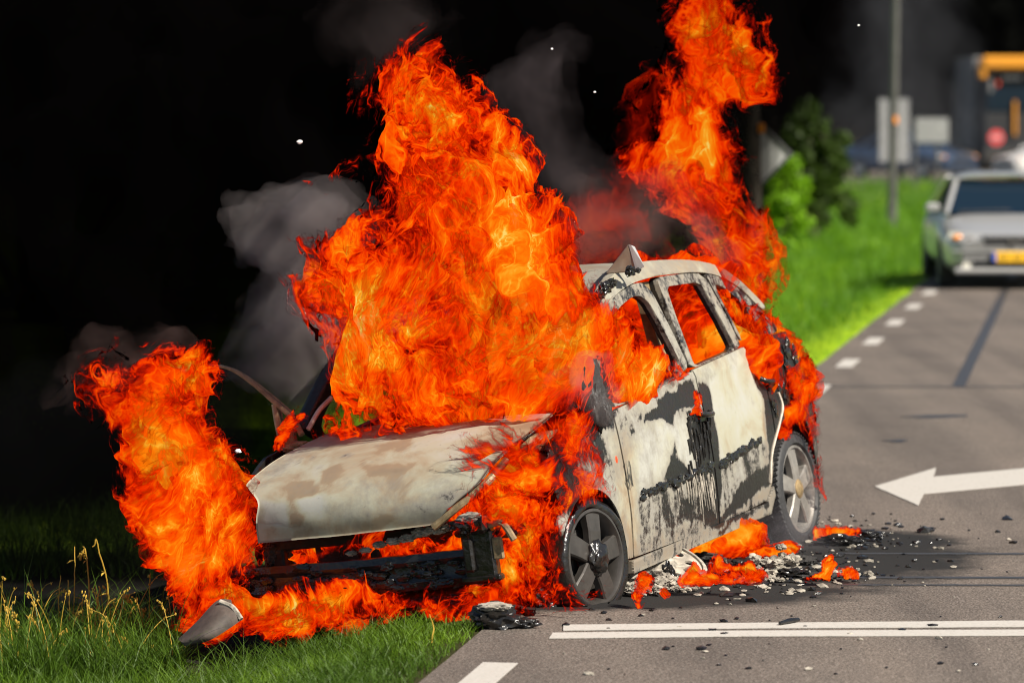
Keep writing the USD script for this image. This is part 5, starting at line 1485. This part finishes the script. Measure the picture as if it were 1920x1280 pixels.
O3 = [(150, 680), (200, 662), (250, 690), (300, 668), (340, 680), (385, 682), (402, 740), (388, 772), (355, 778), (350, 795), (385, 812), (425, 840), (455, 872), (478, 895), (488, 930), (495, 980), (495, 1020), (480, 1045), (468, 1065), (455, 1095), (440, 1130), (400, 1140), (350, 1180), (333, 1160), (350, 1125), (345, 1080), (318, 1050), (288, 1030), (282, 1000), (255, 970), (240, 930), (246, 890), (240, 840), (210, 790), (175, 772), (140, 750), (128, 710)]
flame('bulging flame leaning left from the front right wheel', O3, 17.5, .28, .51, [(170, 720, 110, -.10), (260, 690, 110, -.10), (330, 850, 110, .14), (360, 730, 60, .08), (430, 980, 110, -.05), (270, 960, 90, -.1)], flow=-.3, seed=7, scale=1.7, contrast=2.7, warp=(.03, .024, .014))
flame('low flames licking through the grass under the bumper', [(340, 1192), (352, 1160), (380, 1130), (400, 1110), (440, 1112), (480, 1124), (540, 1116), (620, 1110), (660, 1116), (700, 1104), (760, 1108), (830, 1096), (880, 1084), (930, 1080), (965, 1110), (1000, 1150), (940, 1158), (900, 1142), (860, 1158), (800, 1148), (740, 1168), (680, 1182), (600, 1178), (540, 1196), (470, 1188), (400, 1212)], 17.08, .12, .47, sheets=(.5, -.4), slope=-.42, seed=9, cell=.012, scale=1.7, stretch=.8, contrast=2.6, warp=(.018, .014, .009), fil=.28)
flame('swirling flames between the bumper and the front wheel', [(880, 930), (930, 900), (990, 925), (1040, 928), (1088, 935), (1076, 990), (1074, 1040), (1086, 1100), (1108, 1122), (1175, 1112), (1190, 1092), (1212, 1084), (1195, 1120), (1130, 1140), (1060, 1146), (990, 1140), (925, 1124), (918, 1080), (935, 1030), (900, 990), (850, 1000), (830, 985)], 16.85, .14, .47, [(1040, 1000, 80, -.16)], sheets=(.5, -.5), seed=11, cell=.011, scale=1.9, stretch=.9, flow=1.1, contrast=2.6, warp=(.018, .014, .009), fil=.28)
flame('red flames inside the open front under the bonnet', [(490, 1050), (500, 1018), (560, 1020), (640, 1008), (740, 998), (830, 982), (890, 930), (920, 960), (900, 1000), (860, 1020), (820, 1035), (740, 1048), (640, 1058), (560, 1068)], 17.36, .06, .50, (), slope=-.50, seed=13, cell=.012, scale=1.8, contrast=2.6)
flame('flames pouring over the front wing above the wheel', [(1000, 800), (1040, 775), (1090, 765), (1115, 790), (1132, 830), (1150, 870), (1166, 910), (1152, 942), (1125, 948), (1100, 940), (1080, 955), (1062, 930), (1070, 890), (1050, 850), (1010, 830)], 17.10, .10, .49, [(1110, 900, 60, .08)], sheets=(.4,), seed=15, cell=.010, scale=2.0, flow=-.3, stretch=.4, warp=(.018, .014, .009), fil=.28, slope=.8)
flame('flames running over the right half of the bonnet', [(855, 820), (900, 795), (960, 795), (1000, 820), (1030, 860), (1030, 900), (1000, 940), (950, 925), (905, 935), (880, 890), (862, 855)], 17.0, .12, .42, (), sheets=(.4, -.4), seed=17, cell=.011, scale=1.9, flow=.5, warp=(.018, .014, .009), fil=.28)
flame('flames filling the cabin behind the rear door window', [(1190, 515), (1345, 510), (1445, 640), (1445, 700), (1290, 770), (1240, 690)], 19.55, .18, .50, [(1275, 560, 110, -.42), (1340, 640, 70, .0)], seed=19, cell=.014, scale=1.3, drop=.3, layer=.9)
flame('flames bursting out over the sill of the front window', [(1132, 640), (1140, 590), (1168, 572), (1188, 595), (1182, 650), (1230, 680), (1280, 688), (1296, 702), (1262, 718), (1232, 738), (1180, 760), (1158, 772), (1135, 700)], 18.2, .16, .60, [(1205, 585, 75, -.40)], seed=21, cell=.010, scale=1.9, flow=.5, slope=2.0, warp=(.015, .012, .008), fil=.28)
flame('dark red flames deep in the cabin', [(1130, 560), (1220, 540), (1290, 690), (1230, 740), (1140, 760)], 19.0, .22, .36, (), seed=23, cell=.016, scale=1.4)
O11 = [(1345, 540), (1380, 550), (1410, 590), (1440, 580), (1465, 610), (1500, 650), (1531, 680), (1534, 720), (1522, 745), (1536, 780), (1530, 840), (1546, 900), (1538, 935), (1526, 870), (1510, 800), (1480, 785), (1460, 830), (1455, 800), (1475, 760), (1500, 740), (1492, 700), (1462, 640), (1420, 645), (1400, 650), (1385, 610), (1362, 570)]
flame('flames wrapping the rear corner of the car', O11, 19.8, .14, .54, [(1510, 710, 30, -.5), (1495, 790, 30, -.3), (1440, 620, 22, -.4)], seed=25, cell=.011, scale=2.0, slope=1.6, warp=(.018, .014, .009), contrast=2.6)
flame('flames on the rear bumper and tail lamp around the wheel arch', [(1478, 700), (1503, 662), (1531, 690), (1537, 740), (1522, 760), (1537, 790), (1534, 850), (1547, 905), (1539, 937), (1526, 870), (1511, 812), (1492, 792), (1463, 834), (1450, 818), (1468, 770), (1490, 742)], 19.72, .07, .50, [(1512, 708, 22, -.5), (1480, 740, 30, -.3)], seed=51, cell=.008, scale=2.6, slope=.8, warp=(.012, .010, .007), edge=.06, drop=.5, sheets=(0.0,), grow=.006)
flame('orange flames under the sill before the rear wheel', [(1285, 1040), (1300, 1010), (1345, 985), (1390, 975), (1425, 1000), (1432, 1032), (1390, 1042), (1340, 1036)], 19.0, .12, .66, (), seed=27, cell=.010, scale=2.0, warp=(.015, .012, .008))
for k, (px, y_, lab, sd) in enumerate([
    ([(1280, 1098), (1290, 1075), (1300, 1062), (1315, 1080), (1345, 1085), (1360, 1075), (1385, 1080), (1410, 1072), (1430, 1066), (1440, 1085), (1420, 1094), (1370, 1095), (1320, 1100)], 17.55, 'jagged row of low flames on the burnt road beside the sill', 31),
    ([(1325, 1075), (1342, 1042), (1352, 1060), (1380, 1062), (1405, 1055), (1425, 1068), (1405, 1074), (1360, 1072)], 18.1, 'low flames behind the jagged row on the road', 32),
    ([(1520, 1088), (1545, 1078), (1545, 1058), (1556, 1052), (1568, 1060), (1560, 1080), (1555, 1096), (1540, 1090)], 17.9, 'single curling flame on the road right of the ash heap', 33),
    ([(1576, 1086), (1580, 1074), (1592, 1069), (1604, 1078), (1605, 1088), (1592, 1082)], 18.0, 'smallest flame at the right end of the burnt patch', 34),
    ([(1530, 990), (1560, 990), (1590, 1000), (1605, 1006), (1590, 1010), (1560, 1008), (1535, 1006)], 19.7, 'flat flame on the road behind the rear tyre', 35),
    ([(1400, 1040), (1430, 1028), (1470, 1025), (1500, 1028), (1490, 1040), (1450, 1042), (1420, 1046)], 18.9, 'thin flames at the foot of the rear tyre', 36),
    ([(1230, 1060), (1250, 1052), (1262, 1046), (1262, 1062), (1240, 1066)], 18.3, 'small tongue of flame under the sill', 37),
    ([(1186, 1100), (1205, 1075), (1222, 1080), (1210, 1110), (1190, 1130)], 17.1, 'flame standing behind the front wheel', 38),
    ([(1236, 1112), (1246, 1100), (1256, 1118), (1248, 1124)], 17.05, 'tiny flame in the ash heap beside the front wheel', 39),
    ([(1296, 778), (1306, 768), (1302, 742), (1312, 734), (1317, 765), (1316, 782)], 17.45, 'small flame standing on the front door handle', 40),
    ([(520, 850), (522, 830), (535, 790), (556, 770), (560, 790), (580, 780), (570, 800), (545, 830)], 18.0, 'small flame at the bent metal strips of the right wing', 41)]):
    flame(lab, px, y_, .04, .66, sheets=(0.0,), seed=sd, cell=.006, scale=3.4, stretch=.6, warp=(.009, .008, .006), edge=.05, drop=.55, layer=.8, contrast=2.4, grow=.004)
